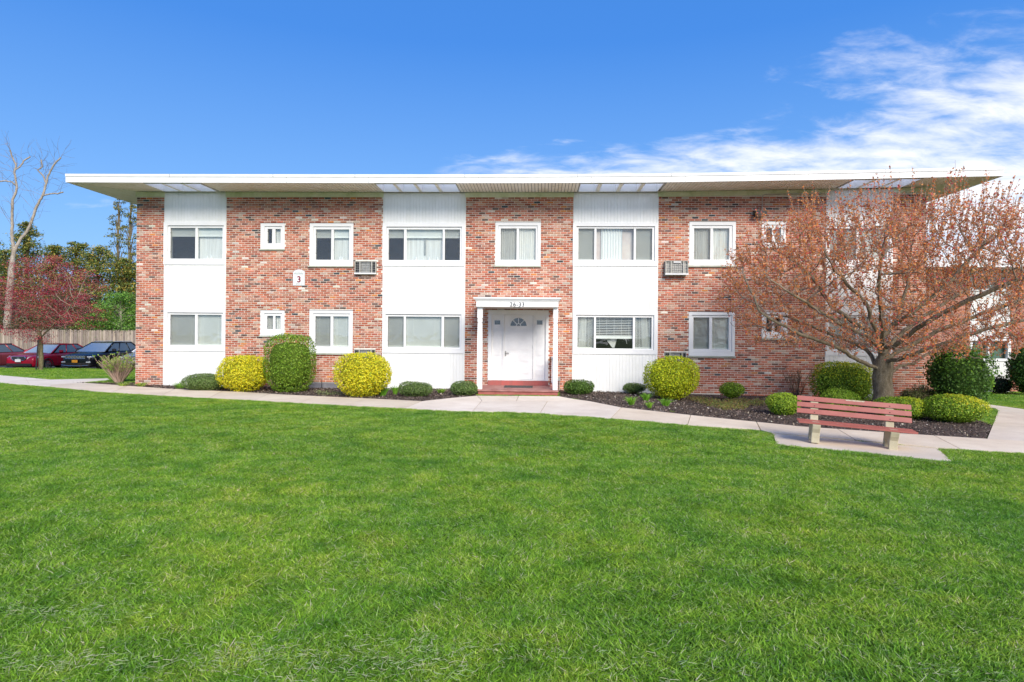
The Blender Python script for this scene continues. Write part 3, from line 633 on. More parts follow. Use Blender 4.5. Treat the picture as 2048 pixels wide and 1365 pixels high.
# windows
def shade_slats(m, x0, x1, z0, z1, y, pitch=0.028):
    z = z1
    while z > z0 + 0.005:
        b = max(z - pitch, z0); m.face([(x0, y, b), (x1, y, b), (x1, y - 0.012, z - 0.002), (x0, y - 0.012, z - 0.002)]); z = b
def window(spec, siding):
    o_px, f_px, g_px, mull, kinds = spec
    ox0, ox1, oz0, oz1 = R(o_px); fx0, fx1, fz0, fz1 = R(f_px); gx0, gx1, gz0, gz1 = R(g_px)
    yc = YW - 0.022 if siding else YW - 0.006
    m = MB()
    def ringb(m, O, I, y0, y1):
        m.box(O[0], I[0], y0, y1, O[2], O[3]); m.box(I[1], O[1], y0, y1, O[2], O[3]); m.box(I[0], I[1], y0, y1, O[2], I[2]); m.box(I[0], I[1], y0, y1, I[3], O[3])
    d = 0.002
    ringb(m, (ox0 + d, ox1 - d, oz0 + d, oz1 - d), (fx0, fx1, fz0, fz1), yc, YW + 0.28)
    win = m.build('window', M['vinyl'], bld)
    fm = MB(); ringb(fm, (fx0 + 0.004, fx1 - 0.004, fz0 + 0.004, fz1 - 0.010), (gx0, gx1, gz0, gz1), YW + 0.022, YW + 0.12)
    fm.build('frame', M['vinyl'], win)
    edges = [gx0]; mm = MB()
    for a, b in mull:
        xa, xb = at(a, (g_px[1] + g_px[3]) / 2, YW)[0], at(b, (g_px[1] + g_px[3]) / 2, YW)[0]; edges += [xa, xb]
        mm.box(xa, xb, YW + 0.030, YW + 0.11, gz0 - 0.001, gz1 + 0.001)
    mm.build('mullion', M['vinyl'], win); edges.append(gx1)
    if not siding:
        sm = MB(); sm.box(ox0 - 0.03, ox1 + 0.02, YW - 0.05, YW + 0.01, oz0 - 0.045, oz0 - 0.001); sm.build('sill', M['sill'], win)
        tm = MB(); tm.box(ox0 - 0.01, ox1 + 0.01, YW - 0.003, YW + 0.012, oz1 + 0.001, oz1 + 0.014); tm.build('shadow_strip', M['black'], win)  # black strip painted in for the shadow under the brick header
    for k, kd in enumerate(kinds):
        a, b = edges[2 * k], edges[2 * k + 1]
        # pane
        pm = MB(); pm.box(a, b, YW + 0.062, YW + 0.066, gz0, gz1); pm.build('pane', M['glass'], win)
        if 'screen' in kd:
            s_ = MB(); s_.face([(a, YW + 0.045, gz0), (b, YW + 0.045, gz0), (b, YW + 0.045, gz1), (a, YW + 0.045, gz1)]); s_.build('insect_screen', M['screen'], win)
            fr = MB(); t_ = 0.010
            for q in (a, b - t_): fr.box(q, q + t_, YW + 0.036, YW + 0.046, gz0, gz1)
            fr.build('screen_frame', M['grey_metal'], win)
            lt = MB(); ex = a if k == 0 else b
            for q in (0.22, 0.84): lt.box(ex - 0.012, ex + 0.012, YW + 0.024, YW + 0.044, gz0 + (gz1 - gz0) * q - 0.012, gz0 + (gz1 - gz0) * q + 0.012)
            lt.build('latch', M['black'], win)
        y = YW + 0.14; z0, z1 = gz0 - 0.02, gz1 + 0.02
        if kd.startswith('shade'):
            zc = gz1 - (gz1 - gz0) * 0.24
            bm_ = MB(); shade_slats(bm_, a - 0.02, b + 0.02, zc, z1, y, 0.05); bm_.box(a, b, y - 0.03, y, zc - 0.03, zc); tag(bm_.build('shade', M['blind'], win), kind='stuff')
            if 'screen' not in kd:
                cm_ = MB(); cm_.box(a - 0.02, b + 0.02, y + 0.05, y + 0.06, z0, zc); cm_.build('curtain', M['curtain'], win)
                if 'wide' in kd:
                    dm = MB(); mid = (a + b) / 2
                    dm.box(mid - 0.04, mid + 0.02, y + 0.02, y + 0.045, z0 + 0.2, zc - 0.05); dm.build('gap', M['grey_metal'], win)
                q = MB()
                for t_ in ((0.35, 0.5) if 'wide' not in kd else (0.25, 0.62, 0.85)):
                    q.tube([(a + (b - a) * t_, y - 0.02, gz0), (a + (b - a) * t_, y - 0.02, gz0 + 0.05), (a + (b - a) * t_, y - 0.02, gz0 + 0.11)], [0.04, 0.035, 0.018], 8)
                q.build('ornament', M['vinyl'], win)
        elif kd.startswith('blind'):
            bm_ = MB(); shade_slats(bm_, a - 0.02, b + 0.02, gz0 + 0.02, z1, y); bm_.box(a, b, y - 0.03, y, gz0 + 0.004, gz0 + 0.028); tag(bm_.build('blind', M['blind'], win), kind='stuff')
            q = MB()
            for t_ in (0.2, 0.8): q.box(a + (b - a) * t_ - 0.004, a + (b - a) * t_ + 0.004, y - 0.02, y - 0.014, gz0, gz1)
            q.build('blind_cord', M['blind'], win)
        elif kd in ('open_blind', 'raised_blind'):
            zl = gz0 + 0.02 if kd == 'open_blind' else gz0 + (gz1 - gz0) * 0.36
            p_ = 0.052; n = int((gz1 - zl - 0.02) / p_); me = None
            if kd == 'raised_blind':
                m1 = MB(); m1.raw([(a + 0.002, y - 0.02, 0.0), (b - 0.002, y - 0.02, 0.0), (b - 0.002, y + 0.02, 0.014), (a + 0.002, y + 0.02, 0.014), (a + 0.002, y - 0.02, 0.003), (b - 0.002, y - 0.02, 0.003), (b - 0.002, y + 0.02, 0.017), (a + 0.002, y + 0.02, 0.017)], [(0, 3, 2, 1), (4, 5, 6, 7), (0, 1, 5, 4), (2, 3, 7, 6)])
                wo = origin(win); me = m1.mesh('blind_slat', (wo.x, wo.y, 0)); me.materials.append(M['blind'])
                for k2 in range(n): link('blind_slat', me, None, win, (0, 0, zl + 0.05 + k2 * p_))
                hm = MB(); hm.box(a, b, y - 0.035, y + 0.03, zl - 0.045, zl + 0.04); hm.build('blind_stack', M['blind'], win)
                cm_ = MB(); c0 = (a + b) / 2
                cm_.face([(c0 - 0.28, y + 0.1, zl), (c0 + 0.12, y + 0.1, zl), (c0 + 0.03, y + 0.1, gz0 + 0.02), (c0 - 0.04, y + 0.1, gz0 + 0.02)]); cm_.tube([(c0 + 0.35, y - 0.02, zl), (c0 + 0.40, y - 0.02, zl - 0.2)], 0.006, 4); cm_.build('curtain', M['sheer'], win)
            else:
                m1 = MB()
                for k2 in range(int((gz1 - zl) / 0.034)):
                    z_ = zl + 0.01 + k2 * 0.034; m1.raw([(a, y - 0.012, z_), (b, y - 0.012, z_), (b, y + 0.012, z_ + 0.013), (a, y + 0.012, z_ + 0.013)], [(0, 1, 2, 3)])
                m1.box(a, b, y - 0.02, y + 0.02, zl - 0.015, zl + 0.015); tag(m1.build('blind', M['blind'], win), kind='stuff')
                s2 = 1 if k == 0 else -1; e0 = a if k == 0 else b
                cm_ = MB(); cm_.face([(e0 + s2 * 0.12, y + 0.08, z1), (e0 + s2 * 0.3, y + 0.08, z1), (e0 + s2 * 0.25, y + 0.08, z0), (e0 + s2 * 0.03, y + 0.08, z0)]); cm_.build('curtain', M['sheer'], win)
            q = MB()
            for t_ in (0.1, 0.3, 0.5, 0.7, 0.9): q.box(a + (b - a) * t_ - 0.003, a + (b - a) * t_ + 0.003, y - 0.026, y - 0.021, zl, gz1)
            q.build('blind_cord', M['blind'], win)
        elif kd == 'two_curtains':
            c1 = MB(); c1.face([(a, y + 0.05, z0), (b, y + 0.05, z0), (b, y + 0.05, z1), (a, y + 0.05, z1)]); c1.build('curtain', M['pink_curtain'], win)
            folded_curtain(a + (b - a) * 0.13, a + (b - a) * 0.70, z0, z1, y, win, 'vinyl')
        elif 'curtain' in kd:
            folded_curtain(a, b, z0, z1, y, win, 'curtain')
def folded_curtain(a, b, z0, z1, y, win, mat):
    n = 36; m = MB(); ph = rnd.uniform(0, 9)
    V = []; 
    for zz in (z0, z1):
        for i in range(n + 1):
            x = a + (b - a) * i / n; V.append((x, y + 0.018 * math.sin(i * 1.35 + ph + 0.4 * math.sin(i * .3)) + 0.01 * math.sin(i * 3.1 + ph * (1 if zz == z0 else 1.3)), zz))
    m.raw(V, [(i, i + 1, n + 2 + i, n + 1 + i) for i in range(n)]); m.build('curtain', M[mat], win, smooth=True)
for k, v in BRW.items(): window(v, False)
for k, v in SDW.items(): window(v, True)

# roof: membrane, fascia, soffit boards, skylights
XR = [RX0] + [x for x in np.linspace(RX0, RX1, 24)[1:-1]] + [RX1]
cells = []
def cellset(fr, bk, yb):   # front px intervals at wall line
    return [(at(a, yb, YW)[0], at(b, yb, YW)[0]) for a, b in bk]
cells += cellset(None, [(332, 364.5), (369, 401.5), (406, 438)], 388)
cells += cellset(None, [(769, 802), (807, 841), (846, 881), (886, 921)], 388)
cells += cellset(None, [(1156, 1190.6), (1197, 1231), (1237.5, 1272), (1278.5, 1313.7)], 386)
cells += cellset(None, [(1671.9, 1708), (1714.7, 1753), (1760, 1799)], 380)
YC0, YC1 = YF + 0.14, YW - 0.10
roof = MB()
def slab_piece(m, x0, x1, y0, y1, dz0, dz1, seg=1.2):
    n = max(1, int((x1 - x0) / seg)); 
    for i in range(n):
        a, b = x0 + (x1 - x0) * i / n, x0 + (x1 - x0) * (i + 1) / n; za, zb2 = zr(a), zr(b)
        m.raw([(a, y0, za + dz0), (b, y0, zb2 + dz0), (b, y1, zb2 + dz0), (a, y1, za + dz0), (a, y0, za + dz1), (b, y0, zb2 + dz1), (b, y1, zb2 + dz1), (a, y1, za + dz1)],
              [(0, 3, 2, 1), (4, 5, 6, 7), (0, 1, 5, 4), (2, 3, 7, 6)] + ([(3, 0, 4, 7)] if i == 0 else []) + ([(1, 2, 6, 5)] if i == n - 1 else []))
xe = RX0 + 0.03
slab_piece(roof, RX0 + 0.03, RX1 - 0.03, YF + 0.03, YC0, 0.03, 0.22); slab_piece(roof, RX0 + 0.03, RX1 - 0.03, YC1, YW + BD + 1.2, 0.03, 0.22)
for a, b in cells:
    slab_piece(roof, xe, a, YC0, YC1, 0.03, 0.22); xe = b
slab_piece(roof, xe, RX1 - 0.03, YC0, YC1, 0.03, 0.22)
roof_o = roof.build('roof', M['roof'], bld); ro = origin(roof_o)
fm = MB(); YBK = YW + BD + 1.2
for (y0, y1, d0, d1) in ((YF, YF + 0.03, -0.005, 0.165), (YF - 0.018, YF + 0.03, 0.167, 0.245)):
    slab_piece(fm, RX0, RX1, y0, y1, d0, d1)
for X, s_ in ((RX0, 1), (RX1, -1)):
    z = zr(X)
    for d0, d1, o_ in ((-0.005, 0.165, 0), (0.167, 0.245, 0.018)):
        x_a, x_b = sorted((X - s_ * o_, X + s_ * 0.03)); fm.box(x_a, x_b, YF + 0.031, YBK, z + d0, z + d1)
fm.build('fascia', M['white'], roof_o)
fj = MB()
for i_ in range(1, 9):
    xj = RX0 + (RX1 - RX0) * i_ / 9 + rnd.uniform(-.3, .3); z = zr(xj); fj.box(xj, xj + 0.012, YF - 0.022, YF - 0.001, z + 0.165, z + 0.249); fj.box(xj + 0.4, xj + 0.408, YF - 0.003, YF - 0.0005, z - 0.003, z + 0.163)
fj.build('fascia_joints', M['grey_metal'], roof_o)
sf = MB()
# front soffit boards
pitch = 0.1005; k = 0; sh = {}
def soff_mesh(L):
    L = round(L, 2)
    if L not in sh:
        m = MB(); h = 0.012; w_ = pitch - 0.020
        m.raw([(-w_ / 2, 0, 0), (w_ / 2, 0, 0), (w_ / 2, L, 0), (-w_ / 2, L, 0), (-w_ / 2, 0, h), (w_ / 2, 0, h), (w_ / 2, L, h), (-w_ / 2, L, h)], [(0, 3, 2, 1), (4, 5, 6, 7), (0, 1, 5, 4), (1, 2, 6, 5), (2, 3, 7, 6), (3, 0, 4, 7)])
        me = m.mesh('soffit_board'); me.materials.append(M['soffit']); sh[L] = me
    return sh[L]
x = RX0 + 0.06; OVL = A0 - RX0; OVR = RX1 - A1
nb = 0
while x < RX1 - 0.04:
    y1_ = YW - 0.035
    if x < A0: y1_ = YF + 0.03 + (x - RX0) / OVL * (YW - YF)      # mitred corner
    if x > A1: y1_ = YF + 0.03 + (RX1 - x) / OVR * (YW - YF)
    incell = any(a - pitch * 0.5 < x < b + pitch * 0.5 for a, b in cells)
    y1_ = min(y1_, YW - 0.035)
    if incell: sf.box(x - pitch / 2 + 0.005, x + pitch / 2 - 0.005, YC1 + 0.03, YW - 0.0, zr(x) + 0.002, zr(x) + 0.012)
    elif y1_ - YF > 0.08:
        link('soffit_board', soff_mesh(y1_ - YF - 0.035), None, roof_o, (x - ro.x, YF + 0.033 - ro.y, zr(x) - ro.z + rnd.uniform(0, 0.003))); nb += 1
    x += pitch
for X, A, s_ in ((RX0, A0, 1), (RX1, A1, -1)):
    y = YF + 0.10
    while y < YBK - 0.1:
        ov = abs(A - X); t = min(1, (y - YF) / (YW - YF)); xa = X + s_ * 0.035; xb = X + s_ * max(0.05, ov * t - 0.05)
        a, b = sorted((xa, xb)); zc = zr(X); sf.box(a, b, y - pitch / 2 + 0.005, y + pitch / 2 - 0.005, min(zr(a), zr(b)) + 0.001, max(zr(a), zr(b)) + 0.014); y += pitch
tag(sf.build('soffit_strips', M['soffit'], roof_o), kind='stuff')
tr_ = MB()
slab_piece(tr_, RX0 + 0.03, RX1 - 0.03, YF + 0.031, YC0 - 0.06, 0.016, 0.028)
for i, (a, b) in enumerate(cells):
    m = MB(); t_ = 0.012; z0 = zr((a + b) / 2)
    for p, q, r1, r2 in ((a, a + t_, YC0, YC1), (b - t_, b, YC0, YC1), (a + t_, b - t_, YC0, YC0 + t_), (a + t_, b - t_, YC1 - t_, YC1)): m.box(p, q, r1, r2, z0 - 0.008, z0 + 0.25)
    sk = m.build('skylight', M['well_white'], roof_o)
    p_ = MB(); p_.box(a, b, YC0, YC1, z0 + 0.252, z0 + 0.262); p_.build('skylight_panel', M['skylight'], roof_o)
for (a, b), (c, d) in zip(cells, cells[1:]):
    if c - b < 0.3:
        m = MB(); z0 = zr((b + c) / 2); m.box(b + 0.003, c - 0.003, YC0, YC1, z0 - 0.012, z0 + 0.028); m.build('skylight_rafter', M['soffit'], roof_o)

# door surround, sidelights, door
d0, d1, dz0, dz1 = dr
zf = 0.345
m = MB(); sx = [at(p, 700, YW)[0] for p in (976, 983, 1004.8, 1007.6, 1065.7, 1068.5, 1091, 1096.8)]
zt_ = at(1036, 620.6, YW)[2]; z1d = at(1036, 630, YW)[2]
zb_d = at(1036, 761.5, YW)[2]
m.box(sx[0], sx[1], YW - 0.03, YW + 0.3, zb_d, zt_); m.box(sx[6], sx[7], YW - 0.03, YW + 0.3, zb_d, zt_); m.box(sx[1], sx[6], YW - 0.03, YW + 0.3, z1d, zt_)
m.box(sx[2], sx[3], YW - 0.012, YW + 0.3, zb_d, z1d); m.box(sx[4], sx[5], YW - 0.012, YW + 0.3, zb_d, z1d); m.box(sx[1], sx[2], YW + 0.01, YW + 0.3, zb_d, zb_d + 0.05); m.box(sx[5], sx[6], YW + 0.01, YW + 0.3, zb_d, zb_d + 0.05)
m.box(sx[3], sx[4], YW - 0.02, YW + 0.3, zb_d, zb_d + 0.035)
surround = m.build('door_frame', M['white'], bld)
def raised(m, x0, x1, z0, z1, y):
    for i, e in enumerate((0.0, 0.018)):
        m.box(x0 + e, x1 - e, y - 0.006 * (i + 1), y - 0.006 * i + 0.0, z0 + e, z1 - e)
for a, b, wp in ((sx[1], sx[2], (989, 641, 1000.4, 649.5)), (sx[5], sx[6], (1073.7, 641, 1085, 649.5))):
    w0, w1, w2, w3 = R(wp); m = MB(); y = YW + 0.03; zb2 = zb_d + 0.05; e = 0.002
    m.box(a + e, w0, y, y + 0.04, zb2 + e, z1d - e); m.box(w1, b - e, y, y + 0.04, zb2 + e, z1d - e); m.box(w0, w1, y, y + 0.04, zb2 + e, w2); m.box(w0, w1, y, y + 0.04, w3, z1d - e)
    t_ = 0.018; m.box(w0 - t_, w1 + t_, y - 0.01, y - 0.001, w3, w3 + t_); m.box(w0 - t_, w1 + t_, y - 0.01, y - 0.001, w2 - t_, w2); m.box(w0 - t_, w0, y - 0.01, y - 0.001, w2, w3); m.box(w1, w1 + t_, y - 0.01, y - 0.001, w2, w3)
    for q0, q1 in ((zb2 + 0.10, zb2 + 0.30), (zb2 + 0.40, zb2 + 0.62), (zb2 + 0.72, w2 - 0.12)): raised(m, a + 0.05, b - 0.05, q0, q1, y - 0.0005)
    sl = m.build('sidelight', M['white'], bld); p = MB(); p.box(w0, w1, y + 0.015, y + 0.02, w2, w3); p.build('pane', M['glass'], sl)
    q = MB(); q.box(w0 - .03, w1 + .03, y + 0.12, y + 0.13, w2 - .03, w3 + .03); q.build('interior', M['dark'], sl)
da, db = sx[3] + 0.006, sx[4] - 0.006; za, zb2 = zb_d + 0.042, z1d - 0.006
cxd = (da + db) / 2; zf0 = at(1036, 652.3, YW)[2]; rf = 0.255
m = MB(); y = YW + 0.012
# door leaf with a half round light
n = 24
arc = [(cxd + rf * math.cos(math.pi * i / n), zf0 + rf * math.sin(math.pi * i / n)) for i in range(n + 1)]
yb = y + 0.045
def fxy(p, yy): return (p[0], yy, p[1])
m.box(da, db, y, yb, za, zf0)
for i in range(n):
    p, q = arc[i], arc[i + 1]
    def edge(pt):
        dxv, dzv = pt[0] - cxd, pt[1] - zf0; cand = []
        if abs(dxv) > 1e-6: cand.append(((db if dxv > 0 else da) - cxd) / dxv)
        if dzv > 1e-6: cand.append((zb2 - zf0) / dzv)
        t = min(cand); return (cxd + dxv * t, zf0 + dzv * t)
    P, Q = edge(p), edge(q)
    pts = [p, P] + ([((db if (P[0] > cxd) else da), zb2)] if (abs(P[0] - Q[0]) > 1e-4 and abs(P[1] - Q[1]) > 1e-4) else []) + [Q, q]
    m.face([fxy(k_, y) for k_ in pts]); m.face([fxy(p, y), fxy(q, y), fxy(q, yb), fxy(p, yb)])
m.box(da, db, yb - 0.001, yb, zb2 - 0.001, zb2)
hw = (db - da) / 2
for q0, q1 in ((za + 0.16, za + 0.42), (za + 0.54, za + 0.80), (za + 0.90, zf0 - 0.13)):
    for a, b in ((da + 0.12, cxd - 0.05), (cxd + 0.05, db - 0.12)): raised(m, a, b, q0, q1, y - 0.0005)
door = m.build('door', M['white'], bld)
fn = MB()
for a0, a1, r0, r1 in ((0, math.pi, rf - 0.004, rf + 0.022), (0, math.pi, 0.060, 0.078)):
    for i in range(20):
        t0, t1 = a0 + (a1 - a0) * i / 20, a0 + (a1 - a0) * (i + 1) / 20
        pts = [(cxd + r0 * math.cos(t0), zf0 + r0 * math.sin(t0)), (cxd + r1 * math.cos(t0), zf0 + r1 * math.sin(t0)), (cxd + r1 * math.cos(t1), zf0 + r1 * math.sin(t1)), (cxd + r0 * math.cos(t1), zf0 + r0 * math.sin(t1))]
        fn.prism(pts[::-1], y - 0.012, y - 0.001)
for t in (math.pi * 0.25, math.pi * 0.5, math.pi * 0.75):
    c_, s_ = math.cos(t), math.sin(t); w_ = 0.009
    pts = [(cxd + 0.07 * c_ + w_ * s_, zf0 + 0.07 * s_ - w_ * c_), (cxd + rf * c_ + w_ * s_, zf0 + rf * s_ - w_ * c_), (cxd + rf * c_ - w_ * s_, zf0 + rf * s_ + w_ * c_), (cxd + 0.07 * c_ - w_ * s_, zf0 + 0.07 * s_ + w_ * c_)]
    fn.prism(pts[::-1], y - 0.013, y - 0.002)
fn.box(cxd - rf - 0.02, cxd + rf + 0.02, y - 0.012, y - 0.001, zf0 - 0.022, zf0)
fn.build('fanlight_bars', M['white'], door)
gl_ = MB(); gl_.prism(arc[::-1], y + 0.02, y + 0.024); gl_.build('fanlight_pane', M['glass'], door)
q = MB(); q.box(da + 0.02, db - 0.02, yb + 0.06, yb + 0.07, za, zb2); q.build('interior', M['dark'], door)
h = MB(); hz = at(1012, 706.3, YW)[2]; h.box(da + 0.03, da + 0.07, y - 0.012, y - 0.001, hz - 0.10, hz + 0.06); h.tube([(da + 0.05, y - 0.002, hz), (da + 0.05, y - 0.05, hz), (da + 0.16, y - 0.055, hz - 0.004)], 0.011, 8); h.build('handle', M['grey_metal'], door)
hg = MB()
for zz in (za + 0.2, za + 0.3, (za + zb2) / 2, zb2 - 0.3): hg.tube([(db + 0.002, y - 0.012, zz - 0.04), (db + 0.002, y - 0.012, zz + 0.04)], 0.007, 6)
hg.build('hinge', M['grey_metal'], door)

# porch: stoop, canopy, posts, rail, mat
YP = 17.90
px0, px1 = at(954.7, 787, 17.62)[0], at(1117, 787, 17.62)[0]; zp = at(1037, 781.2, 17.62)[2]; zg0 = at(1037, 794.2, 17.62)[2]
stoop = thing('front_step', ((px0 + px1) / 2, 18.5, 0), 'low painted red entrance step in front of the white double-width door', 'step')
m = MB(); m.box(px0 + 0.02, px1 - 0.02, 17.65, YW + 0.008, -0.12, zp - 0.035); m.build('riser', M['step_red'], stoop)
m = MB(); m.box(px0, px1, 17.61, YW + 0.006, zp - 0.034, zp); m.build('tread', M['step_top'], stoop)
zs0, zs1 = zp + 0.002, zb_d - 0.004; nbk = 22
for i in range(nbk):
    a = sx[0] + (sx[7] - sx[0]) * i / nbk; m = MB(); m.cur = (0.43 * rnd.uniform(.85, 1.1), 0.13, 0.115)
    m.box(a + 0.004, a + (sx[7] - sx[0]) / nbk - 0.004, YW - 0.035, YW + 0.01, zs0, zs1); m.build('sill_brick', M['chip'], stoop)
m = MB(); m.box(sx[0], sx[7], YW - 0.028, YW + 0.011, zs0, zs1 - 0.003); m.build('sill_mortar', M['step_red'], stoop)
mt = MB(); a, b = at(1008.5, 774, 18.75)[0], at(1065.5, 774, 18.75)[0]; mt.box(a, b, 18.45, 19.05, zp + 0.001, zp + 0.018)
def mk_mat():
    t = MT('door_mat', 0.95, 0.1); a_ = t.noise(60, 3, 0.6, 'Position'); t.color(t.ramp(a_, [(0.4, (0.05, 0.05, 0.048)), (0.6, (0.13, 0.125, 0.12))])); return t.m
mat_o = mt.build('door_mat', mk_mat()); tag(mat_o, 'dark grey door mat lying on the red entrance step', 'door mat')
can = thing('porch_canopy', ((px0 + px1) / 2, 18.5, 0), 'white wooden porch canopy on two turned posts over the front door', 'canopy')
YC = 17.72
cx0, cx1, cz0, cz1 = wr(952.4, 602.5, 1117, 614.3, YC); kz = at(1036, 597.2, YC - 0.08)[2]
m = MB(); m.box(cx0, cx1, YC, YW - 0.001, cz0 + 0.03, cz1 - 0.002); m.box(cx0, cx1, YC, YC + 0.12, cz0, cz0 + 0.029); m.box(cx0, cx0 + 0.12, YC + 0.121, YW - 0.001, cz0, cz0 + 0.029); m.box(cx1 - 0.12, cx1, YC + 0.121, YW - 0.001, cz0, cz0 + 0.029)
m.build('fascia_beam', M['white'], can)
m = MB()
for e, a, b in ((0.02, 0.0, 0.03), (0.045, 0.03, 0.06), (0.075, 0.06, 0.10)):
    m.box(cx0 - e, cx1 + e, YC - e, YW - 0.001, cz1 + a - 0.001, cz1 + b - 0.002)
m.build('crown_moulding', M['white'], can)
sf2 = MB(); sf2.box(cx0 + 0.121, cx1 - 0.121, YC + 0.121, YW - 0.002, cz0 + 0.012, cz0 + 0.029); sf2.build('ceiling', varied('porch_ceiling', (0.55, 0.52, 0.44), (0.66, 0.63, 0.55), 3), can)
lt = MB(); lt.box(-0.45 - 0.11 + cxd + 0.45, cxd + 0.11, 17.95, 18.1, cz0 - 0.02, cz0 + 0.011); lt.build('ceiling_light', M['grey_metal'], can)
for pxa, pxb in ((954.6, 965.0), (1106.0, 1115.6)):
    a, b = at(pxa, 700, YP)[0], at(pxb, 700, YP)[0]; c_ = (a + b) / 2; r = (b - a) / 2
    m = MB(); zt = cz0 - 0.001; z0 = zp + 0.001; Ht = zt - z0
    def sq(z, rr): return [(c_ - rr, YP - rr, z), (c_ + rr, YP - rr, z), (c_ + rr, YP + rr, z), (c_ - rr, YP + rr, z)]
    prof = [(0, r), (0.50, r), (0.505, r * .82), (0.52, r * .82), (0.53, r * 0.97), (0.56, r * 0.72), (0.78, r * 0.66), (0.81, r * 0.9), (0.825, r * 0.72), (0.84, r * 0.98), (0.855, r * 0.8), (0.875, r * .92), (0.885, r), (1.0, r)]
    prof = [(0, r * 1.0), (0.55, r * .98), (0.553, r * .9), (0.56, r * .98), (0.80, r * .86), (0.805, r * .62), (0.815, r * .9), (0.855, r * .9), (0.86, r * .62), (0.865, r), (1.0, r)]
    V = []; Fs = []
    for t, rr in prof: V += sq(z0 + t * Ht, rr)
    for i in range(len(prof) - 1):
        for k in range(4): Fs.append((i * 4 + k, i * 4 + (k + 1) % 4, (i + 1) * 4 + (k + 1) % 4, (i + 1) * 4 + k))
    m.raw(V, Fs); m.build('post', M['white'], can)
def tomesh(o):
    bpy.context.view_layer.update(); me = bpy.data.meshes.new_from_object(o.evaluated_get(bpy.context.evaluated_depsgraph_get())); n = bpy.data.objects.new(o.name, me); nm = o.name
    n.parent = o.parent; n.location = o.location; n.rotation_euler = o.rotation_euler; COL.objects.link(n); bpy.data.objects.remove(o); n.name = nm; return n
tx = bpy.data.curves.new('number_plate', 'FONT'); tx.body = '26-33'; tx.size = 0.165; tx.extrude = 0.004; tx.align_x = 'CENTER'; tx.space_character = 1.12
to = bpy.data.objects.new('house_numbers', tx); COL.objects.link(to); to.parent = can
to.location = (at(1034.5, 609, YC)[0] - can.location.x, YC - 0.006 - 18.5, at(1034, 613.2, YC)[2]); to.rotation_euler = (math.pi / 2, 0, 0)
tx.materials.append(varied('number_ink', (0.03, 0.033, 0.045), (0.04, 0.044, 0.055), 3, 0.8, 0.1)); tx.offset = 0.0005; tomesh(to)
# side rail on the right of the porch
rl = thing('porch_rail', (cx1, 18.6, 0), 'short white handrail on the right side of the entrance step', 'railing')
xr_ = at(1104.5, 740, 19.0)[0]; zr_ = at(1104, 714, 18.9)[2]
m = MB(); m.box(xr_ - 0.03, xr_ + 0.03, 18.0, YW - 0.035, zr_ - 0.06, zr_); m.box(xr_ - 0.02, xr_ + 0.02, 18.0, YW - 0.035, zp + 0.12, zp + 0.17); m.build('rail', M['white'], rl)
for k in range(9):
    m = MB(); yy = 18.05 + k * 0.155; m.box(xr_ - 0.014, xr_ + 0.014, yy, yy + 0.03, zp + 0.1701, zr_ - 0.0601); m.build('baluster', M['white'], rl)
ob = thing('outlet_box', (at(1119, 759, YW)[0], YW, 0.2), 'small grey outlet box with thin pipe right of the porch post', 'outlet box')
m = MB(); a, b, c_, d_ = R((1115.5, 755, 1121, 762)); m.box(a, b, YW - 0.06, YW - 0.003, c_, d_); m.build('box', M['grey_metal'], ob)
m = MB(); m.tube([((a + b) / 2, YW - 0.03, c_), ((a + b) / 2, YW - 0.03, -0.1)], 0.016, 8); m.build('pipe', M['grey_metal'], ob)

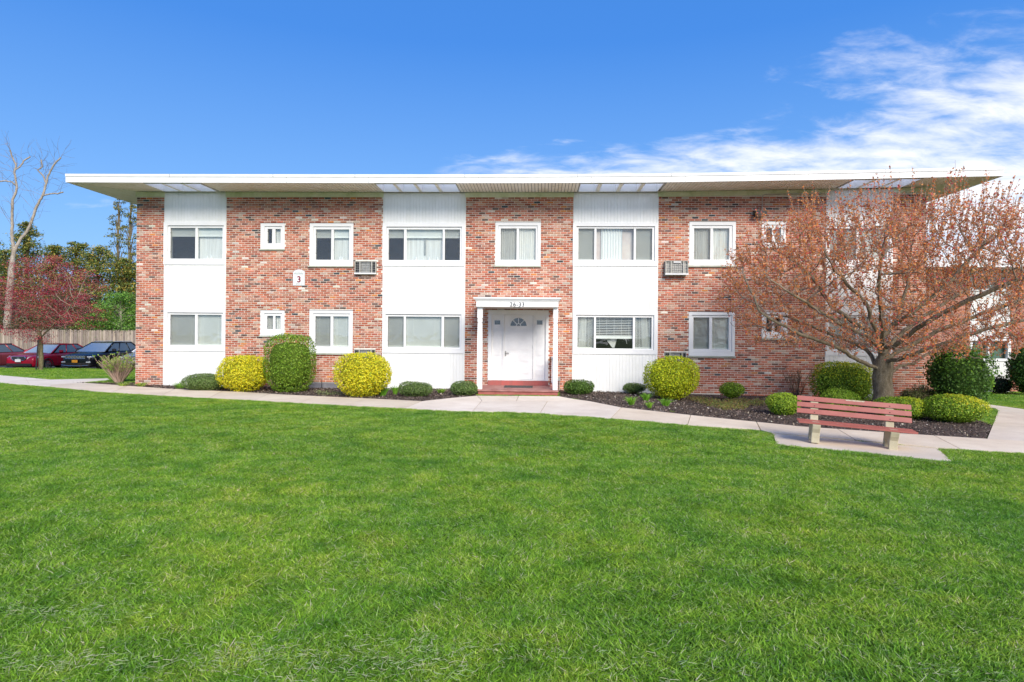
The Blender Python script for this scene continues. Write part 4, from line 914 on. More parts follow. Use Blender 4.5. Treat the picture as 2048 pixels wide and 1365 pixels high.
# wall air conditioners
aclab = {'ac1': 'grilled white air conditioner under the upper window left of the porch', 'ac2': 'low wall air conditioner whose top shows above the largest yellow shrub', 'ac3': 'pale air conditioner box under the upper floor, right of the wide curtained window', 'ac4': 'air conditioner half hidden behind the round yellow-green shrub right of the porch'}
for k, v in ACS.items():
    a, b, c_, d_ = R(v); deep = 0.02 if k in ('ac2', 'ac4') else (0.10 if k == 'ac1' else 0.20)
    ac = thing('air_conditioner', ((a + b) / 2, YW, c_), aclab[k], 'air conditioner', 'wall air conditioners'); y0 = YW - deep
    m = MB(); t_ = 0.022; m.box(a + .002, a + t_, y0, YW + 0.28, c_ + .002, d_ - .002); m.box(b - t_, b - .002, y0, YW + 0.28, c_ + .002, d_ - .002); m.box(a + t_, b - t_, y0, YW + 0.28, c_ + .002, c_ + t_); m.box(a + t_, b - t_, y0, YW + 0.28, d_ - t_, d_ - .002)
    m.build('sleeve', M['pale_metal'], ac)
    m = MB(); m.box(a + t_, b - t_, y0 + 0.06, y0 + 0.07, c_ + t_, d_ - t_); m.build('coil', M['black'] if k != 'ac3' else M['grey_metal'], ac)
    m = MB(); w_ = b - a; m.box(a + w_ * 0.28, a + w_ * 0.72, y0 + 0.045, y0 + 0.059, c_ + t_, d_ - t_ * 1.5); m.build('radiator', M['grey_metal'], ac)
    m = MB()
    for z_ in np.linspace(c_ + 0.06, d_ - 0.05, 5): m.box(a + t_, b - t_, y0 + 0.008, y0 + 0.016, z_ - 0.003, z_ + 0.003)
    for x_ in np.linspace(a + 0.1, b - 0.1, 5 if k != 'ac3' else 9): m.box(x_ - 0.003, x_ + 0.003, y0 + 0.017, y0 + 0.024, c_ + t_, d_ - t_)
    m.build('grille', M['grey_metal'], ac)
    for f_ in (0.25, 0.80):
        m = MB(); m.box(a + w_ * f_ - 0.018, a + w_ * f_ + 0.018, y0 + 0.002, y0 + 0.007, c_ + t_, d_ - t_); m.build('strut', M['pale_metal'], ac)
    if k in ('ac1', 'ac3'):
        m = MB(); m.box(a - 0.01, b + 0.01, y0 - 0.02, y0 - 0.001, c_ - 0.012, c_ + 0.03); m.build('lip', M['vinyl'], ac)
    if k == 'ac3':
        m = MB(); m.box(a + w_ * 0.35, b - w_ * 0.32, y0 - 0.003, y0 + 0.003, d_ - 0.065, d_ - 0.03); m.build('name_badge', M['vinyl'], ac)

# building sign
s0, s1, s2, s3 = R((586.6, 540.5, 609.6, 571.5)); ys = YW - 0.012
sg = thing('building_sign', ((s0 + s1) / 2, YW, s2), 'white arched building sign with red number 3 on the brick wall', 'sign')
def sign_outline(e):
    w_ = (s1 - s0) / 2 - e; cx_ = (s0 + s1) / 2; zt = s3 - 0.06 - e; pts = [(cx_ - w_, s2 + e), (cx_ + w_, s2 + e), (cx_ + w_, zt - 0.0)]
    for i in range(11):
        t = i / 10; x_ = cx_ + w_ * 0.86 * (1 - 2 * t); pts.append((x_, zt + 0.015 + 0.06 * math.sin(math.pi * t) ** 0.8))
    return pts + [(cx_ - w_, zt)]
m = MB(); m.prism(sign_outline(-0.008), ys, YW - 0.003); m.build('border', varied('sign_border', (0.42, 0.46, 0.47), (0.5, 0.53, 0.54), 4), sg)
m = MB(); m.prism(sign_outline(0.006), ys - 0.004, ys - 0.0005); m.build('panel', M['vinyl'], sg)
def sign_text(body, size, cx_, z, mat, name='lettering', sp=1.0):
    t = bpy.data.curves.new(name, 'FONT'); t.body = body; t.size = size; t.align_x = 'CENTER'; t.space_character = sp; t.extrude = 0.001; t.offset = 0.006 if body == '3' else 0.001
    o = bpy.data.objects.new(name, t); COL.objects.link(o); o.parent = sg; o.location = (cx_ - sg.location.x, ys - 0.006 - YW, z - sg.location.z); o.rotation_euler = (math.pi / 2, 0, 0); t.materials.append(mat); tomesh(o)
inkg = varied('sign_green', (0.16, 0.24, 0.20), (0.2, 0.28, 0.24), 4); inkr = varied('sign_red', (0.20, 0.008, 0.025), (0.24, 0.012, 0.03), 4, 0.8, 0.1)
scx = (s0 + s1) / 2
sign_text('BUILDING', 0.062, scx, at(598, 549.3, YW)[2], inkg, sp=1.05); sign_text('3', 0.27, scx + 0.005, at(598, 565, YW)[2], inkr); sign_text('UNITS 26-33', 0.036, scx, at(598, 569.2, YW)[2], inkg)
m = MB()
for q in range(11):
    if q == 7: continue
    m.box(scx - 0.12 + q * 0.022, scx - 0.106 + q * 0.022, ys - 0.0062, ys - 0.0052, at(598, 545.2, YW)[2], at(598, 544.0, YW)[2])
m.build('small_print', inkg, sg)

# floodlight and conduit
f0, f1, f2, f3 = R((1505.5, 422, 1527.5, 435.5))
fl = thing('floodlight', ((f0 + f1) / 2, YW, f3), 'black floodlight fixed high on the brick wall beside the reddish tree', 'floodlight')
m = MB(); m.raw([(f0, YW - 0.30, f3 - 0.07), (f1, YW - 0.30, f3 - 0.07), (f1, YW - 0.02, f3), (f0, YW - 0.02, f3), (f0 + 0.01, YW - 0.30, f2 + 0.05), (f1 - 0.01, YW - 0.30, f2 + 0.05), (f1 - 0.03, YW - 0.02, f2), (f0 + 0.03, YW - 0.02, f2)],
               [(0, 1, 2, 3), (0, 3, 7, 4), (1, 5, 6, 2), (0, 4, 5, 1), (2, 6, 7, 3)]); m.build('housing', M['black'], fl)
m = MB(); m.face([(f0 + 0.02, YW - 0.29, f2 + 0.045), (f1 - 0.02, YW - 0.29, f2 + 0.045), (f1 - 0.04, YW - 0.03, f2 + 0.0), (f0 + 0.04, YW - 0.03, f2 + 0.0)]); m.build('lens', M['grey_metal'], fl)
m = MB(); xc, _, zc = at(1524.6, 389, YW - 0.06); xe_, _, _ = at(1650, 389, YW - 0.06)
m.tube([(xc, YW - 0.06, f3 - 0.03), (xc, YW - 0.06, zc - 0.10), (xc + 0.03, YW - 0.06, zc - 0.03), (xc + 0.10, YW - 0.06, zc), (xe_, YW - 0.06, zc + 0.02)], 0.014, 8); m.build('conduit', M['pale_metal'], fl)

# basement windows
for k, lab in (('bw1', 'basement window under a cloudy plastic bubble cover between the shrubs'), ('bw2', 'narrow white basement window with white bars at the foot of the brick wall')):
    a, b, c_, d_ = R(BW[k]); bw = thing('basement_window', ((a + b) / 2, YW, c_), lab, 'window')
    m = MB(); t_ = 0.05
    m.box(a + .003, a + t_, YW + 0.0, YW + 0.2, c_, d_ - .003); m.box(b - t_, b - .003, YW + 0.0, YW + 0.2, c_, d_ - .003); m.box(a + t_, b - t_, YW + 0.0, YW + 0.2, d_ - t_, d_ - .003); m.box(a + t_, b - t_, YW, YW + 0.2, c_, c_ + 0.03); m.box((a + b) / 2 - 0.03, (a + b) / 2 + 0.03, YW, YW + 0.2, c_ + 0.031, d_ - t_ - 0.001)
    m.build('frame', M['grey_metal'] if k == 'bw1' else M['vinyl'], bw)
    m = MB(); m.box(a + t_, b - t_, YW + 0.1, YW + 0.105, c_ + 0.03, d_ - t_); m.build('pane', M['glass'], bw)
    m = MB(); m.box(a, b, YW + 0.25, YW + 0.26, c_ - .1, d_); m.build('interior', M['dark'], bw)
    if k == 'bw1':
        m = MB(); n = 8; pts = [(YW - 0.01 - 0.42 * math.sin(math.pi / 2 * i / n), c_ - 0.02 + (d_ - c_) * math.cos(math.pi / 2 * i / n)) for i in range(n + 1)]
        for p, q in zip(pts, pts[1:]): m.face([(a - 0.02, p[0], p[1]), (b + 0.02, p[0], p[1]), (b + 0.05, q[0], q[1]), (a - 0.05, q[0], q[1])])
        m.face([(a - 0.02 - 0.03 * i / n, p[0], p[1]) for i, p in enumerate(pts)] + [(a - 0.05, YW - 0.01, pts[-1][1])]); m.face([(b + 0.02 + 0.03 * i / n, p[0], p[1]) for i, p in enumerate(pts)] + [(b + 0.05, YW - 0.01, pts[-1][1])])
        m.build('cover', M['plexi'], bw)
        r_ = MB(); xx = at(643.5, 775, YW - 0.5)[0]; r_.tube([(xx, YW - 0.5, -0.05), (xx, YW - 0.5, at(643, 760, YW - 0.5)[2])], 0.012, 6); o = r_.build('stake', M['black']); tag(o, 'thin black stake standing before the plastic covered basement window', 'stake')
# pair of pale curbs? short dark pipe beside the white siding on the far left
r_ = MB(); p = at(388, 749, YW - 0.25); r_.tube([(p[0], YW - 0.25, -0.02), (p[0], YW - 0.25, p[2])], 0.016, 6); tag(r_.build('vent_pipe', M['black']), 'short dark pipe against the white siding above the low dark shrub', 'pipe')

# ------------------------------------------------------------------ neighbouring building on the right
YN = 31.0
nb_x0 = at(1835, 650, YN)[0]; nb_x1 = at(2300, 650, YN)[0] + 3; zn = -0.85
nb_ = thing('apartment_building', ((nb_x0 + nb_x1) / 2, YN, zn), 'brick building further off at the right edge, seen through the reddish tree', 'building')
ztn = at(1960, 541, YN)[2]
w0, w1, _, _ = wr(1940, 600, 2022.5, 700, YN)
w2, w3 = w0 + 8.0, w1 + 8.0
m = MB()
for a, b in ((nb_x0, w0), (w1, w2), (w3, nb_x1)): m.box(a, b, YN, YN + 10, zn - 0.5, ztn)
m.build('brick_wall', M['procbrick'], nb_)
for a, b in ((w0, w1), (w2, w3)):
    m = MB(); n = 20; zw = [(at(1980, y_, YN)[2]) for y_ in (722.5, 678, 645, 583, 560)]
    m.box(a, b, YN + 0.06, YN + 9.9, zn - 0.3, zw[0]); m.box(a, b, YN + 0.06, YN + 9.9, zw[1], zw[3] - 0.0); m.box(a, b, YN + 0.06, YN + 9.9, zw[4] + 0.55, ztn)
    m.build('siding_panel', M['siding'], nb_)
    m = MB()
    for i in range(n):
        x_ = a + (b - a) * (i + 0.5) / n; h_ = (b - a) / n / 2 - 0.007
        m.box(x_ - h_, x_ + h_, YN + 0.045, YN + 0.059, zn - 0.2, zw[0] - 0.01); m.box(x_ - h_, x_ + h_, YN + 0.045, YN + 0.059, zw[1] + 0.01, zw[3])
    tag(m.build('siding_boards', M['siding'], nb_), kind='stuff')
    for zl, zh in ((zw[0], zw[1]), (zw[3], zw[4] + 0.55)):
        m = MB(); t_ = 0.14; g_ = 0.004; m.box(a + g_, a + t_, YN + 0.0, YN + 0.2, zl, zh); m.box(b - t_, b - g_, YN + 0.0, YN + 0.2, zl, zh); m.box(a + t_, b - t_, YN, YN + 0.2, zl, zl + 0.12); m.box(a + t_, b - t_, YN, YN + 0.2, zh - 0.1, zh); mid = (a + b) / 2 - 0.05; m.box(mid - 0.05, mid + 0.05, YN + 0.01, YN + 0.2, zl + 0.121, zh - 0.101)
        wv = m.build('window', M['vinyl'], nb_)
        m = MB(); m.box(a + t_, b - t_, YN + 0.12, YN + 0.125, zl + 0.12, zh - 0.1); m.build('pane', M['glass'], wv)
        m = MB(); m.box(a + t_, b - t_, YN + 0.3, YN + 0.32, zl, zh); m.build('curtain', varied('green_curtain', (0.07, 0.13, 0.10), (0.13, 0.2, 0.16), 2), wv)
m = MB(); m.box(nb_x0 - 1.1, nb_x1 + 1, YN - 1.25, YN + 11, ztn + 0.02, ztn + 0.26); m.build('roof', M['white'], nb_)

# ------------------------------------------------------------------ park bench
bfoot = [G(1634, 887), G(1796, 903)]
Mx = (bfoot[0][0] + bfoot[1][0]) / 2; My = (bfoot[0][1] + bfoot[1][1]) / 2
BA = math.radians(-17)
bench = thing('park_bench', (Mx, My, float(gz(Mx, My)) + 0.022), 'concrete framed park bench with dull red slats, top slat chipped', 'bench', None, BA)
bench.rotation_euler = (0, math.radians(3.0), BA); bench.scale = (1, 1, 0.87); bench.location.x -= 0.10; bench.location.y -= 0.16
SP = 1.16 / 2
def bfr(xc):
    m = MB()
    # side outline: y forward negative (front at y=0 .. back at 0.5), z up
    out_ = [(0.02, 0.0), (0.11, 0.0), (0.13, 0.10), (0.19, 0.17), (0.30, 0.17), (0.36, 0.10), (0.37, 0.0), (0.49, 0.0), (0.47, 0.20), (0.455, 0.40), (0.52, 0.62), (0.57, 0.80), (0.50, 0.82), (0.44, 0.64), (0.385, 0.47), (0.36, 0.39), (0.06, 0.41), (-0.01, 0.40), (-0.03, 0.36), (-0.01, 0.28), (0.03, 0.20), (0.035, 0.10)]
    w_ = 0.065; n = len(out_); V = [(xc - w_, y_, z_) for y_, z_ in out_] + [(xc + w_, y_, z_) for y_, z_ in out_]
    m.raw(V, [tuple(range(n)), tuple(range(2 * n - 1, n - 1, -1))] + [(i, n + i, n + (i + 1) % n, (i + 1) % n) for i in range(n)])
    o = m.build('frame', M['bench_concrete'], bench, local=True)
    bv = o.modifiers.new('b', 'BEVEL'); bv.width = 0.012; bv.segments = 2; bv.limit_method = 'ANGLE'; return o
bfr(-SP - 0.02); bfr(SP - 0.02)
BL_ = 0.88
def slat(y0, z0, y1, z1, th, x0=-BL_, x1=BL_):
    m = MB(); n = 14; d = Vector((0, y1 - y0, z1 - z0)); nn = Vector((0, -(z1 - z0), y1 - y0)).normalized() * th
    P = [Vector((0, y0, z0)), Vector((0, y1, z1)), Vector((0, y1, z1)) + nn, Vector((0, y0, z0)) + nn]
    V = []
    for i in range(n + 1):
        x_ = x0 + (x1 - x0) * i / n
        for p in P: V.append((x_, p.y, p.z + rnd.uniform(-.0008, .0008)))
    Fs = [(3, 2, 1, 0), (n * 4, n * 4 + 1, n * 4 + 2, n * 4 + 3)]
    for i in range(n):
        for k in range(4): Fs.append((i * 4 + k, i * 4 + (k + 1) % 4, (i + 1) * 4 + (k + 1) % 4, (i + 1) * 4 + k))
    m.raw(V, Fs); return m.build('slat', M['bench_red'], bench, local=True)
def backy(z): return 0.385 + (z - 0.47) * 0.40
for z0 in (0.515, 0.638, 0.758):
    slat(backy(z0) - 0.002, z0, backy(z0 + 0.088) - 0.002, z0 + 0.088, 0.036)
for y0 in (-0.03, 0.125, 0.275): slat(y0 + 0.13, 0.405, y0, 0.415, 0.038)
ch = MB(); zc = 0.846
ch.raw([(0.04 - 0.13, backy(zc) - 0.046, zc - 0.03), (0.04 + 0.13, backy(zc) - 0.046, zc - 0.018), (0.04 + 0.15, backy(zc) - 0.046, zc + 0.012), (0.04 - 0.16, backy(zc) - 0.046, zc + 0.01)], [(0, 1, 2, 3)])
ch.build('chipped_patch', M['raw_wood'], bench, local=True)
bt = MB()
for xb in (-SP - 0.02, SP - 0.02):
    for z0 in (0.515, 0.638, 0.758):
        z_ = z0 + 0.044; y_ = backy(z_) - 0.034; bt.tube([(xb, y_ - 0.012, z_), (xb, y_ + 0.005, z_)], 0.009, 8)
bt.build('bolts', M['black'], bench, local=True)

# ------------------------------------------------------------------ vegetation helpers
def unit(v): return v / np.maximum(np.linalg.norm(v, axis=-1, keepdims=True), 1e-9)
def leaf_quads(P, N, size, aspect=0.55, jitter=0.9):
    """P n,3 ; N n,3 preferred normal ; returns V n,4,3 rhombic leaves"""
    n = len(P); nrm = unit(N + RN.normal(0, jitter, (n, 3)))
    t = unit(np.cross(nrm, RN.normal(0, 1, (n, 3)))); b = np.cross(nrm, t)
    s = (size * RN.uniform(0.65, 1.3, n))[:, None]
    return np.stack([P - t * s * 0.5, P + b * s * aspect * 0.5, P + t * s * 0.5, P - b * s * aspect * 0.5], 1)
def pick(cols, wts, n, var=0.15):
    cols = np.array(cols); i = RN.choice(len(cols), n, p=np.array(wts) / sum(wts)); c = cols[i] * RN.uniform(1 - var, 1 + var, (n, 1)) * RN.uniform(0.94, 1.06, (n, 3)); return c
def lumps(D, k, seed):
    r = np.random.default_rng(seed); v = unit(r.normal(0, 1, (k, 3))); a = r.uniform(-1, 1, k); s = r.uniform(4, 14, k)
    return (np.exp(-(1 - D @ v.T) * s) * a).sum(1)
def shrub(label, x0, x1, yt, yb, cols, wts, boxy=2.4, leaf=0.035, dens=1.0, depth=0.9, sunlit_cols=None, group=None, Yc=None, cat='shrub', jitter=0.7, flat_bottom=0.3, lump=0.05, stemmy=0.0, name='shrub'):
    xc = (x0 + x1) / 2; fx, fy, fz = G(xc, yb)
    a = abs(at(x1, yb, fy)[0] - at(x0, yb, fy)[0]) / 2
    b = a * depth; yc = Yc if Yc is not None else fy + b * 0.75
    yc = min(yc, YW - 0.15 - b) if (yc < YW and Yc is None) else yc
    c = at(xc, (yt + yb) / 2, yc); a = abs(at(x1, yt, yc)[0] - at(x0, yt, yc)[0]) / 2; b = min(a * depth, b if yc < YW else 9)
    ztop = at(xc, yt, yc)[2]; z0 = float(gz(c[0], yc)) + stemmy; hc = (ztop - z0)
    th = thing(name, (c[0], yc, float(gz(c[0], yc))), label, cat, group)
    seed = int(abs(x0 * 7 + yb)); area = 4 * math.pi * ((a * b) ** 1.6 / 3 + 2 * (a * hc / 2) ** 1.6 / 3) ** (1 / 1.6)
    n = int(area / (leaf * leaf * 0.55) * 1.9 * dens)
    D = unit(RN.normal(0, 1, (n, 3))); p = boxy
    r = (np.abs(D[:, 0]) ** p + np.abs(D[:, 1]) ** p + np.abs(D[:, 2]) ** p) ** (-1 / p)
    L = lumps(D, 26, seed); shell = 1 - np.abs(RN.normal(0, 0.05, n)) - (RN.random(n) < 0.15) * RN.uniform(0, 0.15, n) + (lumps(D * np.array([1, 1, 1.0]), 150, seed + 9) > 0.55) * RN.uniform(0, 0.09, n)
    r = r * (1 + lump * L) * shell
    S = D * r[:, None]
    # hollows, then taper towards the bottom
    hol = lumps(D, 60, seed + 5) < -0.75; S = S * np.where(hol, 0.9, 1.0)[:, None]
    tz = np.clip(-S[:, 2], 0, 1); tp = 1 - flat_bottom * tz ** 2
    P = np.stack([c[0] + S[:, 0] * a * tp, yc + S[:, 1] * b * tp, z0 + hc / 2 + S[:, 2] * hc / 2], 1)
    P += RN.normal(0, leaf * 0.35, P.shape)
    C = pick(cols, wts, n)
    if sunlit_cols is not None:                       # sunlit upper right side painted in paler leaves, ragged at random
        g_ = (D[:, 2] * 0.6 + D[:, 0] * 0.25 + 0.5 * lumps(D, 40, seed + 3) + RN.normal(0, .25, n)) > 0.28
        C2 = pick(sunlit_cols, [1] * len(sunlit_cols), n); C[g_] = C2[g_]
    keep = P[:, 2] > z0 - 0.02
    if yc < YW: keep &= P[:, 1] < YW - 0.03
    N = D * np.array([1 / a, 1 / b, 2 / hc]); N = unit(N)
    V = leaf_quads(P[keep], N[keep] * 1.0, leaf, 0.6, jitter)
    f = quads('foliage', V, C[keep], M['leaf'], th); tag(f, kind='stuff')
    # woody inside
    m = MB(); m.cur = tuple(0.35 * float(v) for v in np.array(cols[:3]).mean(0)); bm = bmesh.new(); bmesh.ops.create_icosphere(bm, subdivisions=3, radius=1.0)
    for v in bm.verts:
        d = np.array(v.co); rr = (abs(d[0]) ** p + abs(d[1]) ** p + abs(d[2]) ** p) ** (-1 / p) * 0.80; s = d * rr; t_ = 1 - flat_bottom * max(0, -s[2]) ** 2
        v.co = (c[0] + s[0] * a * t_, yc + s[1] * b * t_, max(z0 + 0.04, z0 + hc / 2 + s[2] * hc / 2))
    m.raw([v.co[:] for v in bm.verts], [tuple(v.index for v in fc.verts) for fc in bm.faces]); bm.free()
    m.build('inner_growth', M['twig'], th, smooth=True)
    if stemmy:
        m = MB(); m.cur = (0.12, 0.09, 0.06); zg = float(gz(c[0], yc))
        for k in range(7):
            q = RN.uniform(-1, 1, 2); m.tube([(c[0] + q[0] * 0.05, yc + q[1] * 0.05, zg), (c[0] + q[0] * a * 0.3, yc + q[1] * b * 0.3, z0 + hc * 0.35)], [0.022, 0.012], 5)
        m.build('stems', M['twig'], th)
    return th
YEL = [(0.82, 0.72, 0.02), (0.68, 0.66, 0.025), (0.88, 0.80, 0.06), (0.42, 0.50, 0.02), (0.16, 0.28, 0.015)]; YW_ = [34, 26, 18, 11, 5]
YGR = [(0.66, 0.70, 0.02), (0.76, 0.78, 0.04), (0.44, 0.54, 0.02), (0.26, 0.38, 0.02), (0.10, 0.18, 0.01)]; YGW = [30, 22, 22, 14, 8]
DGR = [(0.07, 0.15, 0.02), (0.12, 0.22, 0.03), (0.17, 0.30, 0.05), (0.04, 0.08, 0.015), (0.22, 0.35, 0.08)]; DGW = [30, 28, 18, 14, 8]
OLI = [(0.13, 0.22, 0.045), (0.19, 0.29, 0.07), (0.27, 0.36, 0.12), (0.06, 0.10, 0.03), (0.28, 0.34, 0.17)]; OLW = [30, 28, 16, 14, 6]
BOX = [(0.19, 0.34, 0.02), (0.28, 0.44, 0.03), (0.38, 0.54, 0.05), (0.09, 0.18, 0.015), (0.04, 0.08, 0.01)]; BOW = [30, 28, 14, 16, 8]
GC = 'clipped shrubs planted along the front wall'
shrub('low wide clipped dark green shrub under the far left white siding', 372, 450, 749, 784, OLI, OLW, 2.6, 0.03, group=GC, flat_bottom=0.1)
shrub('round bright yellow shrub left of the tall green one', 444, 536, 711, 787, YEL, YW_, 2.9, 0.045, group=GC, lump=0.07)
shrub('tall barrel-shaped dark green shrub between two yellow shrubs', 537, 625, 675, 788, [(0.15, 0.28, 0.02), (0.22, 0.37, 0.03), (0.32, 0.47, 0.05), (0.07, 0.14, 0.01), (0.38, 0.52, 0.07)], DGW, 3.8, 0.045, group=GC, lump=0.04, flat_bottom=0.2)
shrub('largest bright yellow shrub beside the plastic covered basement window', 675, 781, 707, 798, YEL, YW_, 2.9, 0.045, group=GC, lump=0.06, flat_bottom=0.42)
shrub('low oval olive green shrub under the white siding left of the door', 800, 864, 765, 796, OLI, OLW, 3.0, 0.03, group=GC)
shrub('small olive shrub just left of the red step', 901, 954, 763, 794, OLI, OLW, 2.6, 0.032, group=GC)
shrub('small flat-topped dark green shrub just right of the red step', 1128, 1187, 761, 792, DGR, DGW, 2.7, 0.036, group=GC)
shrub('smallest dark shrub beside the round yellow-green one', 1246, 1291, 767, 791, OLI, OLW, 2.3, 0.032, group=GC, stemmy=0.05)
shrub('big round yellow-green shrub at the corner of siding and brick, right of the door', 1290, 1395, 713, 804, YGR, YGW, 2.6, 0.045, group=GC, lump=0.05, flat_bottom=0.4)
shrub('small round green shrub on short stems by the barred basement window', 1440, 1488, 766, 805, BOX, BOW, 2.3, 0.032, group=GC, stemmy=0.12)
shrub('round green shrub left of the bench', 1533, 1600, 786, 834, BOX, BOW, 2.3, 0.032, group=GC, sunlit_cols=[(0.38, 0.52, 0.04)])
shrub('large boxy yellow-green shrub behind the left half of the bench', 1632, 1742, 725, 806, BOX, BOW, 4.0, 0.045, group=GC, sunlit_cols=[(0.62, 0.64, 0.02), (0.72, 0.70, 0.03), (0.50, 0.56, 0.03)], Yc=17.6, lump=0.07)
shrub('low green shrub poking up behind the middle of the bench', 1643, 1717, 780, 826, BOX, BOW, 2.5, 0.032, group=GC, Yc=15.4)
shrub('wide yellow-green shrub behind the right end of the bench', 1748, 1858, 795, 843, BOX, BOW, 2.3, 0.034, group=GC, sunlit_cols=[(0.54, 0.58, 0.03), (0.42, 0.52, 0.03)])
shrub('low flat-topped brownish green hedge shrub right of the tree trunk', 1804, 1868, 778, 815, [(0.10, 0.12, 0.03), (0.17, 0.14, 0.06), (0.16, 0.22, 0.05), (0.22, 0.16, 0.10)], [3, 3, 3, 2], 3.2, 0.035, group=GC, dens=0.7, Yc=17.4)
shrub('widest rounded yellow-topped shrub right of the bench', 1850, 1966, 790, 851, BOX, BOW, 2.3, 0.034, group=GC, sunlit_cols=[(0.54, 0.58, 0.03), (0.42, 0.52, 0.03), (0.62, 0.56, 0.03)])
shrub('tall broad dark evergreen shrub at the right corner of the building', 1857, 1978, 690, 812, [(0.06, 0.14, 0.02), (0.10, 0.22, 0.03), (0.17, 0.33, 0.05), (0.03, 0.07, 0.012)], [30, 30, 16, 20], 2.5, 0.07, group=GC, sunlit_cols=[(0.16, 0.33, 0.03), (0.24, 0.42, 0.04)], Yc=17.1, lump=0.06)
shrub('tall dark evergreen shrub before the far brick building at the right edge', 2020, 2110, 690, 781, [(0.03, 0.09, 0.015), (0.06, 0.15, 0.02), (0.10, 0.21, 0.03)], [3, 3, 2], 2.4, 0.11, Yc=28.6, lump=0.06)
shrub('dark straggly shrub below the far white siding', 1978, 2024, 753, 783, [(0.04, 0.07, 0.03), (0.09, 0.08, 0.06), (0.05, 0.10, 0.03)], [3, 2, 3], 2.6, 0.09, Yc=29.6, dens=0.6)

# bare twiggy bush with young leaves at the left corner
def cane_bush(label, px, yb, Y, R_, H, n, col, lcols, nleaf, leaf, cat='shrub', name='shrub', spread=1.0):
    X = at(px, yb, Y)[0]; z = float(gz(X, Y)); th = thing(name, (X, Y, z), label, cat); m = MB(); tips = []
    for k in range(n):
        a_ = rnd.uniform(0, 6.283); r = R_ * math.sqrt(rnd.random()) * spread; h = H * rnd.uniform(0.6, 1.0); b0 = rnd.uniform(0, 0.12)
        p0 = Vector((X + b0 * math.cos(a_), Y + b0 * math.sin(a_), z)); p2 = Vector((X + r * math.cos(a_), Y + r * math.sin(a_), z + h)); p1 = p0.lerp(p2, 0.5) + Vector((rnd.uniform(-.06, .06), rnd.uniform(-.06, .06), 0.08 * h))
        k_ = rnd.uniform(0.8, 1.2); m.tube([p0, p1, p2], [0.010, 0.008, 0.005], 4, tuple(c * k_ for c in col), False); tips.append((p1, p2))
        for _ in range(2):
            q = p1.lerp(p2, rnd.random()); e = q + Vector((rnd.uniform(-.12, .12), rnd.uniform(-.12, .12), rnd.uniform(.08, .22))); m.tube([q, e], [0.006, 0.003], 3, tuple(c * k_ for c in col), False); tips.append((q, e))
    tag(m.build('canes', M['twig'], th), kind='stuff')
    if nleaf:
        P = []
        for _ in range(nleaf):
            a_, b_ = tips[rnd.randrange(len(tips))]; P.append(a_.lerp(b_, rnd.random() ** 0.5) + Vector((rnd.gauss(0, .02), rnd.gauss(0, .02), rnd.gauss(0, .02))))
        P = np.array([tuple(p) for p in P]); V = leaf_quads(P, np.tile([0, -0.3, 1.0], (len(P), 1)), leaf, 0.6, 0.6)
        tag(quads('foliage', V, pick(lcols, [1] * len(lcols), len(P)), M['leaf'], th), kind='stuff')
    return th
cane_bush('twiggy shrub with pinkish bare canes and fresh green leaves at the left building corner', 238, 771, 20.3, 0.66, 0.92, 110, (0.50, 0.35, 0.27), [(0.20, 0.36, 0.03), (0.30, 0.48, 0.05), (0.38, 0.46, 0.07)], 1500, 0.06)
cane_bush('bare leafless shrub against the brick beside the basement window', 1592, 795, 19.05, 0.5, 0.95, 26, (0.22, 0.15, 0.10), [(0.25, 0.1, 0.05)], 90, 0.03)
cane_bush('bare twiggy shrub right of the white corner trim behind the tree', 1838, 800, 18.9, 0.3, 0.5, 20, (0.12, 0.10, 0.06), [(0.08, 0.14, 0.03)], 160, 0.04)

# tufts of spring bulbs and lilies
def tuft(px, py, h, r, n, col, label, cat='plant', group=None, wide=0.012, name='lily_clump'):
    X, Y, z = G(px, py); Y = min(Y, YW - r - 0.05)
    V = []; C = []
    for k in range(n):
        a_ = rnd.uniform(0, 6.283); rr = r * rnd.random() ** 0.6; hh = h * rnd.uniform(0.55, 1.0); b0 = r * 0.3 * rnd.random()
        p0 = np.array([X + b0 * math.cos(a_), Y + b0 * math.sin(a_), z + 0.01]); p1 = np.array([X + rr * 0.6 * math.cos(a_), Y + rr * 0.6 * math.sin(a_), z + hh * 0.75]); p2 = np.array([X + rr * 1.25 * math.cos(a_), Y + rr * 1.25 * math.sin(a_), z + hh])
        s = np.array([-math.sin(a_), math.cos(a_), 0]) * wide * 0.5 if rnd.random() < 0.5 else np.array([wide * 0.5, 0, 0])
        c = np.array(col) * rnd.uniform(0.75, 1.25)
        V.append([p0 - s, p0 + s, p1 + s, p1 - s]); C.append(c); V.append([p1 - s, p1 + s, p2 + s * 0.2, p2 - s * 0.2]); C.append(c)
    o = quads(name, np.array(V), np.array(C), M['leaf']); 
    me = o.data; off = np.array([X, Y, z]); co = np.empty(len(me.vertices) * 3, np.float32); me.vertices.foreach_get('co', co); co = (co.reshape(-1, 3) - off).ravel().astype(np.float32); me.vertices.foreach_set('co', co); o.location = (X, Y, z)
    return tag(o, label, cat, group)
GL = 'bright green lily clumps in the mulch'
tuft(1262, 812, 0.24, 0.20, 90, (0.20, 0.42, 0.03), 'green lily clump nearest the walk, left of three others', group=GL)
tuft(1292, 804, 0.25, 0.20, 90, (0.18, 0.40, 0.03), 'green lily clump closest to the smallest dark shrub', group=GL)
tuft(1299, 818, 0.18, 0.16, 60, (0.26, 0.48, 0.04), 'smallest green lily clump, lowest of the four', group=GL)
tuft(1331, 814, 0.24, 0.22, 90, (0.18, 0.40, 0.03), 'green lily clump before the round yellow-green shrub', group=GL)
tuft(765, 794, 0.34, 0.26, 130, (0.16, 0.38, 0.03), 'tall light green lily clump touching the largest yellow shrub', group=GL)
